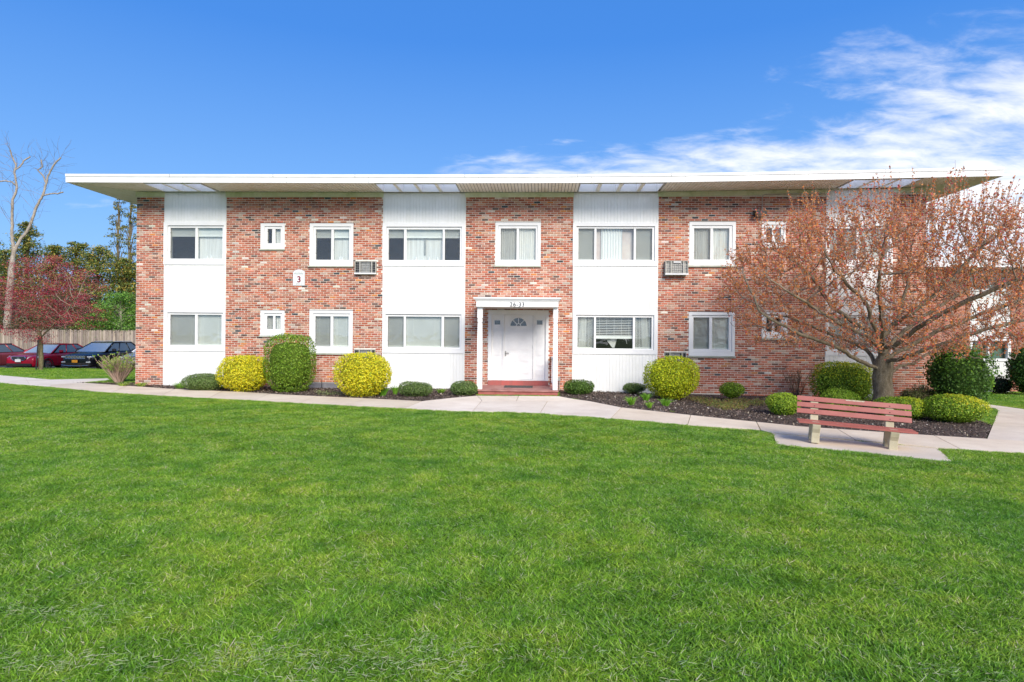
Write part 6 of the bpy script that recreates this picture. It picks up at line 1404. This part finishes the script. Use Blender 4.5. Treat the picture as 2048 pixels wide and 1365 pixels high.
# ------------------------------------------------------------------ parked cars
M['tyre'] = varied('tyre', (0.015, 0.015, 0.015), (0.03, 0.03, 0.03), 8, 0.8, 0.2)
M['chrome'] = paint('chrome', (0.7, 0.7, 0.72), 0.15, 0.9)
M['rim'] = paint('rim', (0.35, 0.36, 0.38), 0.3, 0.7)
M['lamp'] = paint('headlight_glass', (0.6, 0.62, 0.62), 0.08, 0.2)
def mk_cg():
    t = MT('car_glass', 0.04, 1.0); t.color((0.36, 0.41, 0.41)); t.b.inputs['Coat Weight'].default_value = 1.0; return t.m  # pale base colour stands in for sky reflected in the glass
M['car_glass'] = mk_cg()
def mk_dg():
    t = MT('dark_car_glass', 0.05, 0.8); t.color((0.10, 0.12, 0.12)); return t.m
M['dark_glass'] = mk_dg()
def car(label, X, Yf, body_mat, st, gh, W, kind, plate, group='parked cars beside the board fence'):
    Z = -0.53; c = thing('parked_car', (X, Yf + 2.2, Z), label, 'car', group)
    def wv(p): return (X + p[0], Yf + p[1], Z + p[2])
    m = MB(); V = []; K = 15
    for (y, zl, zb, w_, zt) in st:
        half = [(w_ * .86, zl), (w_ * .97, zl + .06), (w_, zl + .2), (w_, zl + (zb - zl) * .62), (w_ * .975, zb - .06), (w_ * .92, zb), (w_ * .55, zt - (zt - zb) * .12)]
        for a, b in half[::-1]: V.append(wv((-a, y, b)))
        V.append(wv((0, y, zt)))
        for a, b in half[::1][::-1][::-1]: pass
        for a, b in half[::-1]: V.append(wv((a, y, b)))
        # order: left low..: fix to a loop
        n0 = len(V) - K; L = V[n0:n0 + 7]; T = V[n0 + 7]; Rr = V[n0 + 8:]
        V[n0:] = L[::-1] + [T] + Rr
    Fs = []
    ns = len(st)
    for i in range(ns - 1):
        for k in range(K - 1): Fs.append((i * K + k, i * K + k + 1, (i + 1) * K + k + 1, (i + 1) * K + k))
        Fs.append((i * K + K - 1, i * K, (i + 1) * K, (i + 1) * K + K - 1))
    Fs.append(tuple(range(K))[::-1]); Fs.append(tuple((ns - 1) * K + k for k in range(K)))
    m.raw(V, Fs); body = m.build('body', body_mat, c, smooth=True); sb = body.modifiers.new('s', 'SUBSURF'); sb.levels = 1; sb.render_levels = 2
    bm = bmesh.new(); bm.from_mesh(body.data); bmesh.ops.recalc_face_normals(bm, faces=bm.faces); bm.to_mesh(body.data); bm.free()
    # greenhouse
    (yb0, yr0, yr1, yb1, zb, zr_, wb, wt_) = gh
    B = [(-wb, yb0, zb), (wb, yb0, zb), (wb, yb1, zb), (-wb, yb1, zb)]; T = [(-wt_, yr0, zr_), (wt_, yr0, zr_), (wt_, yr1, zr_), (-wt_, yr1, zr_)]
    def quad(name, P, mat):
        q = MB(); q.face([wv(p) for p in P]); o = q.build(name, mat, c); sd = o.modifiers.new('t', 'SOLIDIFY'); sd.thickness = 0.012; sd.offset = -1; return o
    quad('windscreen', [B[0], B[1], T[1], T[0]], M['car_glass']); quad('rear_window', [B[2], B[3], T[3], T[2]], M['car_glass'])
    for s_ in (-1, 1):
        x0, x1 = s_ * wb, s_ * wt_; cuts = [0.06, 0.36, 0.68, 0.97]
        for i in range(3):
            a, b = cuts[i] + 0.012, cuts[i + 1] - 0.012
            quad('side_window', [(x0, yb0 + (yb1 - yb0) * a, zb + .02), (x0, yb0 + (yb1 - yb0) * b, zb + .02), (x1, yr0 + (yr1 - yr0) * b, zr_ - .03), (x1, yr0 + (yr1 - yr0) * a, zr_ - .03)][::s_], M['dark_glass'])
    m = MB()
    for (p, q) in ((B[0], T[0]), (B[1], T[1]), (B[2], T[2]), (B[3], T[3])): m.tube([wv(p), wv(q)], 0.032, 6)
    for s_ in (-1, 1):
        for f_ in (0.36, 0.68): m.tube([wv((s_ * wb, yb0 + (yb1 - yb0) * f_, zb)), wv((s_ * wt_, yr0 + (yr1 - yr0) * f_, zr_))], 0.03, 6)
        m.tube([wv((s_ * wt_, yr0, zr_)), wv((s_ * wt_, yr1, zr_))], 0.035, 6)
    m.build('pillars', body_mat, c, smooth=True)
    m = MB(); e = 0.03; n = 6; V = []
    for i in range(n + 1):
        y = yr0 - 0.05 + (yr1 - yr0 + 0.12) * i / n; h_ = 0.05 * math.sin(math.pi * (0.1 + 0.8 * i / n))
        V += [wv((-wt_ - .02, y, zr_ - 0.02)), wv((-wt_ * .8, y, zr_ + h_ * .7)), wv((0, y, zr_ + h_)), wv((wt_ * .8, y, zr_ + h_ * .7)), wv((wt_ + .02, y, zr_ - 0.02))]
    m.raw(V, [(i * 5 + k, i * 5 + k + 1, i * 5 + k + 6, i * 5 + k + 5) for i in range(n) for k in range(4)]); r_ = m.build('roof', body_mat, c, smooth=True)
    if kind == 'suv':
        m = MB()
        for s_ in (-1, 1): m.tube([wv((s_ * (wt_ - .03), yr0 + .15, zr_ + .06)), wv((s_ * (wt_ - .03), yr1, zr_ + .07))], 0.018, 6)
        m.build('roof_rails', M['chrome'], r_)
    # lining so that the cabin is not see-through
    wr_ = 0.345 if kind == 'suv' else 0.33; L = st[-1][0]
    for s_ in (-1, 1):
        for ya in (0.92, L - 0.95):
            m = MB(); prof = [(0.0, wr_ - .12), (0.03, wr_ - .02), (0.08, wr_), (0.17, wr_), (0.22, wr_ - .03), (0.23, wr_ - .12)]; n = 20; V = []
            xo = s_ * (W + 0.005)
            for i in range(n):
                t = 2 * math.pi * i / n
                for a, r in prof: V.append(wv((xo - s_ * a, ya + r * math.cos(t), wr_ + r * math.sin(t))))
            P = len(prof); m.raw(V, [(i * P + k, ((i + 1) % n) * P + k, ((i + 1) % n) * P + k + 1, i * P + k + 1) for i in range(n) for k in range(P - 1)])
            wh = m.build('wheel', M['tyre'], c, smooth=True)
            m = MB(); 
            for i in range(5):
                t = 2 * math.pi * i / 5 + .3; ct, sn = math.cos(t), math.sin(t); r = wr_ - .12; w2 = 0.035
                pts = [(-w2 * sn, w2 * ct), (r * ct - w2 * 1.3 * sn, r * sn + w2 * 1.3 * ct), (r * ct + w2 * 1.3 * sn, r * sn - w2 * 1.3 * ct), (w2 * sn, -w2 * ct)]
                m.raw([wv((xo - s_ * 0.01, ya + p[0], wr_ + p[1])) for p in pts] + [wv((xo - s_ * 0.05, ya + p[0], wr_ + p[1])) for p in pts], [(0, 1, 2, 3), (7, 6, 5, 4), (0, 4, 5, 1), (1, 5, 6, 2), (2, 6, 7, 3), (3, 7, 4, 0)])
            for k_ in range(24):
                t0, t1 = 2 * math.pi * k_ / 24, 2 * math.pi * (k_ + 1) / 24; r0, r1 = wr_ - .155, wr_ - .115
                m.face([wv((xo - s_ * .004, ya + r * math.cos(t), wr_ + r * math.sin(t))) for r, t in ((r0, t0), (r1, t0), (r1, t1), (r0, t1))])
            m.build('rim', M['rim'], wh)
            m = MB()
            for k_ in range(18):
                t0, t1 = math.pi * k_ / 18 - .15 * (k_ == 0), math.pi * (k_ + 1) / 18; r0, r1 = wr_ + .0, wr_ + (.09 if kind == 'suv' else .05)
                m.raw([wv((xo + s_ * x_, ya + r * math.cos(t), wr_ + r * math.sin(t))) for x_ in (.012,) for r, t in ((r0, t0), (r1, t0), (r1, t1), (r0, t1))] + [wv((xo - s_ * .06, ya + r * math.cos(t), wr_ + r * math.sin(t))) for r, t in ((r0, t0), (r1, t0), (r1, t1), (r0, t1))], [(0, 1, 2, 3), (1, 5, 6, 2), (0, 3, 7, 4)])
            m.build('wheel_arch', M['tyre'], c)
        # mirror and door seams
        m = MB(); mx0 = s_ * (W + 0.02); yy = yb0 + 0.42; m.box(X + min(mx0, mx0 + s_ * .2), X + max(mx0, mx0 + s_ * .2), Yf + yy, Yf + yy + .12, Z + zb + .02, Z + zb + .17); o = m.build('mirror', M['black'] if kind == 'suv' else body_mat, c); bv = o.modifiers.new('b', 'BEVEL'); bv.width = .035; bv.segments = 2
        m = MB()
        for f_ in (0.12, 0.40, 0.72): yy = yb0 + (yb1 - yb0) * f_; xx = X + s_ * (W - .004); m.box(min(xx, xx + s_ * .004), max(xx, xx + s_ * .004), Yf + yy, Yf + yy + .01, Z + .35, Z + zb - .08)
        m.build('door_seams', M['black'], c)
        m = MB()
        for f_ in (0.36, 0.66): yy = yb0 + (yb1 - yb0) * f_; m.tube([wv((s_ * (W + .01), yy - .2, zb - .17)), wv((s_ * (W + .02), yy - .03, zb - .165))], 0.016, 6)
        m.build('door_handles', body_mat if kind != 'suv' else M['chrome'], c)
    # front
    def fbox(name, x0, x1, z0, z1, y0, y1, mat, bev=0.02, parent=None):
        q = MB(); q.box(X + x0, X + x1, Yf + y0, Yf + y1, Z + z0, Z + z1); o = q.build(name, mat, parent or c)
        if bev: b_ = o.modifiers.new('b', 'BEVEL'); b_.width = bev; b_.segments = 2
        return o
    if kind == 'suv':
        gr = fbox('grille', -.60, .60, .72, .90, -0.03, .1, M['black'])
        for k in range(7):
            xx = -.48 + .16 * k; q = MB(); q.tube([wv((xx, -.05, .76)), wv((xx, -.045, .91))], 0.006, 5)
            pr = [(xx - .055, .745), (xx + .055, .745), (xx + .06, .88), (xx - .06, .88)]
            for a, b in zip(pr, pr[1:] + pr[:1]): q.tube([wv((a[0], -.045, a[1])), wv((b[0], -.045, b[1]))], 0.017, 5)
            q.build('slot', M['chrome'], gr)
        for s_ in (-1, 1):
            a, b = sorted((s_ * .60, s_ * .84)); fbox('headlight', a, b, .78, .87, 0.03, .3, M['lamp'], .03)
            a, b = sorted((s_ * .58, s_ * .80)); fbox('fog_lamp', a, b, .50, .58, -0.02, .1, M['lamp'], .03)
        fbox('bumper', -.8, .8, .30, .52, -0.05, .2, M['tyre'], .05); q = MB(); q.tube([wv((-.75, -.05, .38)), wv((-.3, -.06, .34)), wv((.3, -.06, .34)), wv((.75, -.05, .38))], .02, 6); q.build('bumper_trim', M['chrome'], c)
    else:
        gr = fbox('grille', -.40, .40, .62, .80, -0.03, .1, M['black'], .04)
        q = MB(); pr = [(-.41, .73), (-.30, .61), (.30, .61), (.41, .73), (.36, .81), (-.36, .81)]
        for a, b in zip(pr, pr[1:] + pr[:1]): q.tube([wv((a[0], -.035, a[1])), wv((b[0], -.035, b[1]))], 0.014, 5)
        q.build('grille_trim', M['chrome'], gr)
        q = MB(); n = 14; q.raw([wv((.085 * math.cos(2 * math.pi * i / n), -.045, .72 + .045 * math.sin(2 * math.pi * i / n))) for i in range(n)], [tuple(range(n))]); q.build('badge', M['chrome'], gr)
        for s_ in (-1, 1):
            q = MB(); pts = [(s_ * .45, -.01, .68), (s_ * .86, .22, .74), (s_ * .88, .42, .84), (s_ * .48, .03, .80)]
            q.raw([wv(p) for p in pts] + [wv((p[0], p[1] + .08, p[2])) for p in pts], [(0, 1, 2, 3), (7, 6, 5, 4), (0, 4, 5, 1), (1, 5, 6, 2), (2, 6, 7, 3), (3, 7, 4, 0)]); q.build('headlight', M['lamp'], c)
        fbox('bumper', -.7, .7, .26, .44, -0.05, .2, M['tyre'], .05)
    fbox('licence_plate', -.16, .16, .52, .67, -0.075, -0.055, paint('plate', plate, .5, 0), .004)
SUV = [(0.0, .36, .74, .66, .80), (.07, .26, .84, .80, .90), (.25, .24, .92, .88, .99), (.7, .24, 1.0, .915, 1.06), (1.2, .24, 1.05, .925, 1.12), (2.4, .24, 1.10, .925, 1.16), (3.9, .24, 1.13, .92, 1.18), (4.3, .30, 1.12, .88, 1.15), (4.42, .42, 1.0, .84, 1.02)]
SG = (1.12, 2.1, 3.75, 4.3, 1.09, 1.59, .86, .62)
SED = [(0.0, .32, .68, .70, .72), (.1, .22, .78, .82, .84), (.4, .2, .86, .89, .92), (1.0, .2, .92, .91, 1.0), (1.4, .2, .95, .915, 1.03), (2.6, .2, .97, .915, 1.05), (3.9, .2, 1.0, .91, 1.06), (4.55, .28, 1.0, .86, 1.06), (4.75, .42, .9, .8, .95)]
DG = (1.25, 2.15, 3.55, 4.35, .98, 1.46, .84, .60)
SUVX = at(184, 700, 33)[0] - .925; REDX = at(70, 700, 33)[0] - .915; SILX = at(234, 700, 33)[0] + .925
car('black sport utility car with orange plate parked nose out before the fence', SUVX, 33.0, paint('black_car_paint', (0.006, 0.006, 0.008), .2, .0), SUV, SG, .925, 'suv', (0.65, 0.28, 0.02))
car('deep red car with white plate and silver badge behind the red maple trunk', REDX, 33.0, paint('red_car_paint', (0.33, 0.006, 0.025), .22, .1), SED, DG, .915, 'sedan', (0.7, 0.7, 0.68))
car('faded pinkish red car mostly cut off by the left picture edge', REDX - 2.9, 31.6, paint('pink_car_paint', (0.32, 0.06, 0.07), .3, .3), SED, DG, .915, 'sedan', (0.7, 0.7, 0.68))
car('silver sport utility car mostly hidden by the building corner', SILX, 33.0, paint('silver_car_paint', (0.36, 0.37, 0.42), .25, .5), SUV, SG, .925, 'suv', (0.7, 0.7, 0.68))

# ------------------------------------------------------------------ lawn
def patch(seed, R_, n, h, lean, cols, wts, wide=0.0042):
    r = np.random.default_rng(seed); th = r.uniform(0, 2 * math.pi, n); rad = R_ * np.sqrt(r.random(n))
    P = np.stack([rad * np.cos(th), rad * np.sin(th), np.full(n, -0.01)], 1); hh = h * r.uniform(0.55, 1.15, n)
    comb = r.uniform(0, 2 * math.pi); a = np.where(r.random(n) < 0.55, comb + r.normal(0, .7, n), r.uniform(0, 2 * math.pi, n)); L = lean * r.uniform(0.3, 1.5, n) * hh
    D = np.stack([np.cos(a), np.sin(a), np.zeros(n)], 1); up = np.array([0, 0, 1.0])
    p1 = P + D * (L * .35)[:, None] + up * (hh * .6)[:, None]; p2 = P + D * L[:, None] + up * (hh * np.clip(1.05 - lean * .35 * r.random(n), .5, 1.1))[:, None]
    b = r.uniform(0, 2 * math.pi, n); S = np.stack([np.cos(b), np.sin(b), np.zeros(n)], 1) * (wide * r.uniform(.6, 1.3, n))[:, None]
    V = np.concatenate([np.stack([P - S, P + S, p1 + S * .85, p1 - S * .85], 1), np.stack([p1 - S * .85, p1 + S * .85, p2 + S * .15, p2 - S * .15], 1)])
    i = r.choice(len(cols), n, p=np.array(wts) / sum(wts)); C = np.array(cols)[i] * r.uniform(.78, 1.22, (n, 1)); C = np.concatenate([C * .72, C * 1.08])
    return V, C
GCOL = [(0.175, 0.35, 0.02), (0.24, 0.45, 0.03), (0.09, 0.205, 0.014), (0.33, 0.52, 0.06), (0.40, 0.52, 0.15), (0.58, 0.58, 0.34)]; GW = [30, 26, 18, 13, 8, 4]
pcol = bpy.data.collections.new('grass_patches')
for k in range(6):
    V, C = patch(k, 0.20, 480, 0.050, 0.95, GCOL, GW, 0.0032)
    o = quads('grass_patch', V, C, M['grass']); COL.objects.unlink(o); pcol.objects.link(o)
pcol2 = bpy.data.collections.new('grass_patches_far')
for k in range(4):
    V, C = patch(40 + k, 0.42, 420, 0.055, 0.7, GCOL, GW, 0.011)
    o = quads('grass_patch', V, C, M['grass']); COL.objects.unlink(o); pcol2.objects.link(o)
NOG = [np.array(P) for P in WALKP] + [np.array(P) for P in BEDS]
EDGE = []
def lawn_points(y0, y1, sp_, keepx=None, rad=0.2):
    out_ = []
    X, Y = np.meshgrid(np.arange(-46, 40, sp_), np.arange(y0, y1, sp_)); X = X.ravel() + RN.uniform(-.5, .5, X.size) * sp_; Y = Y.ravel() + RN.uniform(-.5, .5, Y.size) * sp_
    Z = gz(X, Y); px, py = pix(np.stack([X, Y, Z], 1)); k = (px > -190) & (px < 2240) & (py < 1560)
    X, Y, Z = X[k], Y[k], Z[k]
    bad = np.zeros(len(X), bool); near_ = np.zeros(len(X), bool)
    for P in NOG:
        bad |= inside_np(X, Y, P)
        for q_ in range(8):
            c_, s_ = math.cos(q_ * math.pi / 4) * rad, math.sin(q_ * math.pi / 4) * rad; near_ |= inside_np(X + c_, Y + s_, P)
    bad |= (X > A0 - .1) & (X < A1 + .1) & (Y > YW - 0.3) & (Y < YW + BD)
    bad |= (X < -13) & (Y > 31.85); bad |= (X > 15) & (Y > YN - 0.4)
    bad |= inside_np(X, Y, np.array(ringP))
    nb2 = near_ & ~bad; ex, ey = X[nb2], Y[nb2]
    for _ in range(int(16 * (sp_ / 0.17) ** 2) + 3):
        jx, jy = ex + RN.uniform(-.15, .15, len(ex)), ey + RN.uniform(-.15, .15, len(ex)); ok_ = np.ones(len(jx), bool)
        for P in NOG: ok_ &= ~(inside_np(jx, jy, P) | inside_np(jx, jy + .03, P) | inside_np(jx, jy - .03, P))
        EDGE.append(np.stack([jx[ok_], jy[ok_], gz(jx[ok_], jy[ok_])], 1))
    bad |= near_
    return np.stack([X, Y, Z], 1)[~bad]
def scatter(name, pts, coll, smin, smax, seed, label):
    me = bpy.data.meshes.new(name); me.from_pydata(pts.tolist(), [], []); o = link(name, me)
    ng = bpy.data.node_groups.new(name, 'GeometryNodeTree'); ng.interface.new_socket('Geometry', in_out='INPUT', socket_type='NodeSocketGeometry'); ng.interface.new_socket('Geometry', in_out='OUTPUT', socket_type='NodeSocketGeometry')
    N = ng.nodes; gi = N.new('NodeGroupInput'); go = N.new('NodeGroupOutput'); ip = N.new('GeometryNodeInstanceOnPoints'); ci = N.new('GeometryNodeCollectionInfo')
    ci.inputs['Collection'].default_value = coll; ci.inputs['Separate Children'].default_value = True; ci.inputs['Reset Children'].default_value = True
    ip.inputs['Pick Instance'].default_value = True
    rv = N.new('FunctionNodeRandomValue'); rv.data_type = 'FLOAT_VECTOR'; rv.inputs['Min'].default_value = (0, 0, 0); rv.inputs['Max'].default_value = (0, 0, 6.283); rv.inputs['Seed'].default_value = seed
    rs = N.new('FunctionNodeRandomValue'); rs.data_type = 'FLOAT'; rs.inputs[2].default_value = smin; rs.inputs[3].default_value = smax; rs.inputs['Seed'].default_value = seed + 1
    ng.links.new(gi.outputs[0], ip.inputs['Points']); ng.links.new(ci.outputs[0], ip.inputs['Instance']); ng.links.new(rv.outputs['Value'], ip.inputs['Rotation']); ng.links.new(rs.outputs[1], ip.inputs['Scale']); ng.links.new(ip.outputs[0], go.inputs[0])
    md = o.modifiers.new('scatter', 'NODES'); md.node_group = ng
    return tag(o, label, 'grass', kind='stuff')
near_p = lawn_points(1.7, 8.5, 0.125); mid_p = lawn_points(8.5, 19.5, 0.17); far_p = lawn_points(19.5, 32.5, 0.32, rad=0.3)
print('grass instances', len(near_p), len(mid_p), len(far_p))
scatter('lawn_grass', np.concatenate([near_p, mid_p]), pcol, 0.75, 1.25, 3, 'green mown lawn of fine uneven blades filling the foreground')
ecol = bpy.data.collections.new('grass_patches_edge')
for k in range(4):
    V, C = patch(80 + k, 0.055, 46, 0.050, 0.7, GCOL, GW, 0.0036)
    o = quads('grass_patch', V, C, M['grass']); COL.objects.unlink(o); ecol.objects.link(o)
EDGE = np.concatenate(EDGE); print('edge tufts', len(EDGE))
scatter('lawn_edge_grass', EDGE, ecol, 0.75, 1.2, 21, 'short green grass along the edges of the walks and beds')
scatter('far_lawn_grass', far_p, pcol2, 0.8, 1.2, 9, 'green lawn beyond the walks')
# dry clippings lying on the lawn, in loose rows near the camera
n = 300000; X = RN.uniform(-9, 9, n); Y = RN.uniform(2.4, 14, n); px, py = pix(np.stack([X, Y, gz(X, Y)], 1))
def vn(x, y, s, seed):
    r = np.random.default_rng(seed); g_ = r.random((64, 64)); u = (x * s) % 63; v = (y * s) % 63; i, j = u.astype(int), v.astype(int); fu, fv = u - i, v - j; fu = fu * fu * (3 - 2 * fu); fv = fv * fv * (3 - 2 * fv)
    return (g_[i, j] * (1 - fu) + g_[(i + 1) % 64, j] * fu) * (1 - fv) + (g_[i, (j + 1) % 64] * (1 - fu) + g_[(i + 1) % 64, (j + 1) % 64] * fu) * fv
row = np.zeros(n)
for yc, wd_, a_ in ((3.05, .17, 1.0), (3.45, .12, .7), (4.5, .2, .12), (5.6, .25, .08), (7.2, .3, .08), (9.3, .4, .10), (11.5, .5, .1)):
    row = np.maximum(row, a_ * np.exp(-((Y - yc - 0.18 * np.sin(X * .8 + yc * 3)) / wd_) ** 2))
dens_ = row * np.clip(vn(X + 50, Y * 2 + 9, 1.4, 5) * 2.2 - .7, 0, 1) + 0.006
k = (RN.random(n) < dens_) & (px > -150) & (px < 2200)
for P in NOG: k &= ~inside_np(X, Y, P)
X, Y = X[k], Y[k]; n = len(X); a_ = RN.normal(0, .6, n) + RN.choice([0, 0, math.pi / 2], n); L = RN.uniform(.015, .060, n); z = gz(X, Y) + RN.uniform(.038, .062, n)
P0 = np.stack([X, Y, z], 1); D = np.stack([np.cos(a_), np.sin(a_), RN.normal(0, .15, n)], 1) * L[:, None]; Bd = np.stack([-np.sin(a_) * .35, np.cos(a_) * .35, np.full(n, .5)], 1) * L[:, None] * RN.uniform(-.12, .12, n)[:, None]
wv_ = np.stack([-np.sin(a_), np.cos(a_), np.full(n, .6)], 1) * RN.uniform(.0005, .0012, n)[:, None]
mid = P0 + D * .5 + Bd; P1 = P0 + D
V = np.concatenate([np.stack([P0 - wv_, P0 + wv_, mid + wv_, mid - wv_], 1), np.stack([mid - wv_, mid + wv_, P1 + wv_ * .4, P1 - wv_ * .4], 1)])
C = pick([(0.34, 0.38, 0.20), (0.44, 0.44, 0.28), (0.22, 0.34, 0.10), (0.30, 0.36, 0.20)], [3, 2, 3, 2], n); C = np.concatenate([C, C])
tag(quads('cut_grass', V, C, M['chip']), 'pale dry cut grass lying in loose rows on the lawn', 'cut grass', kind='stuff')
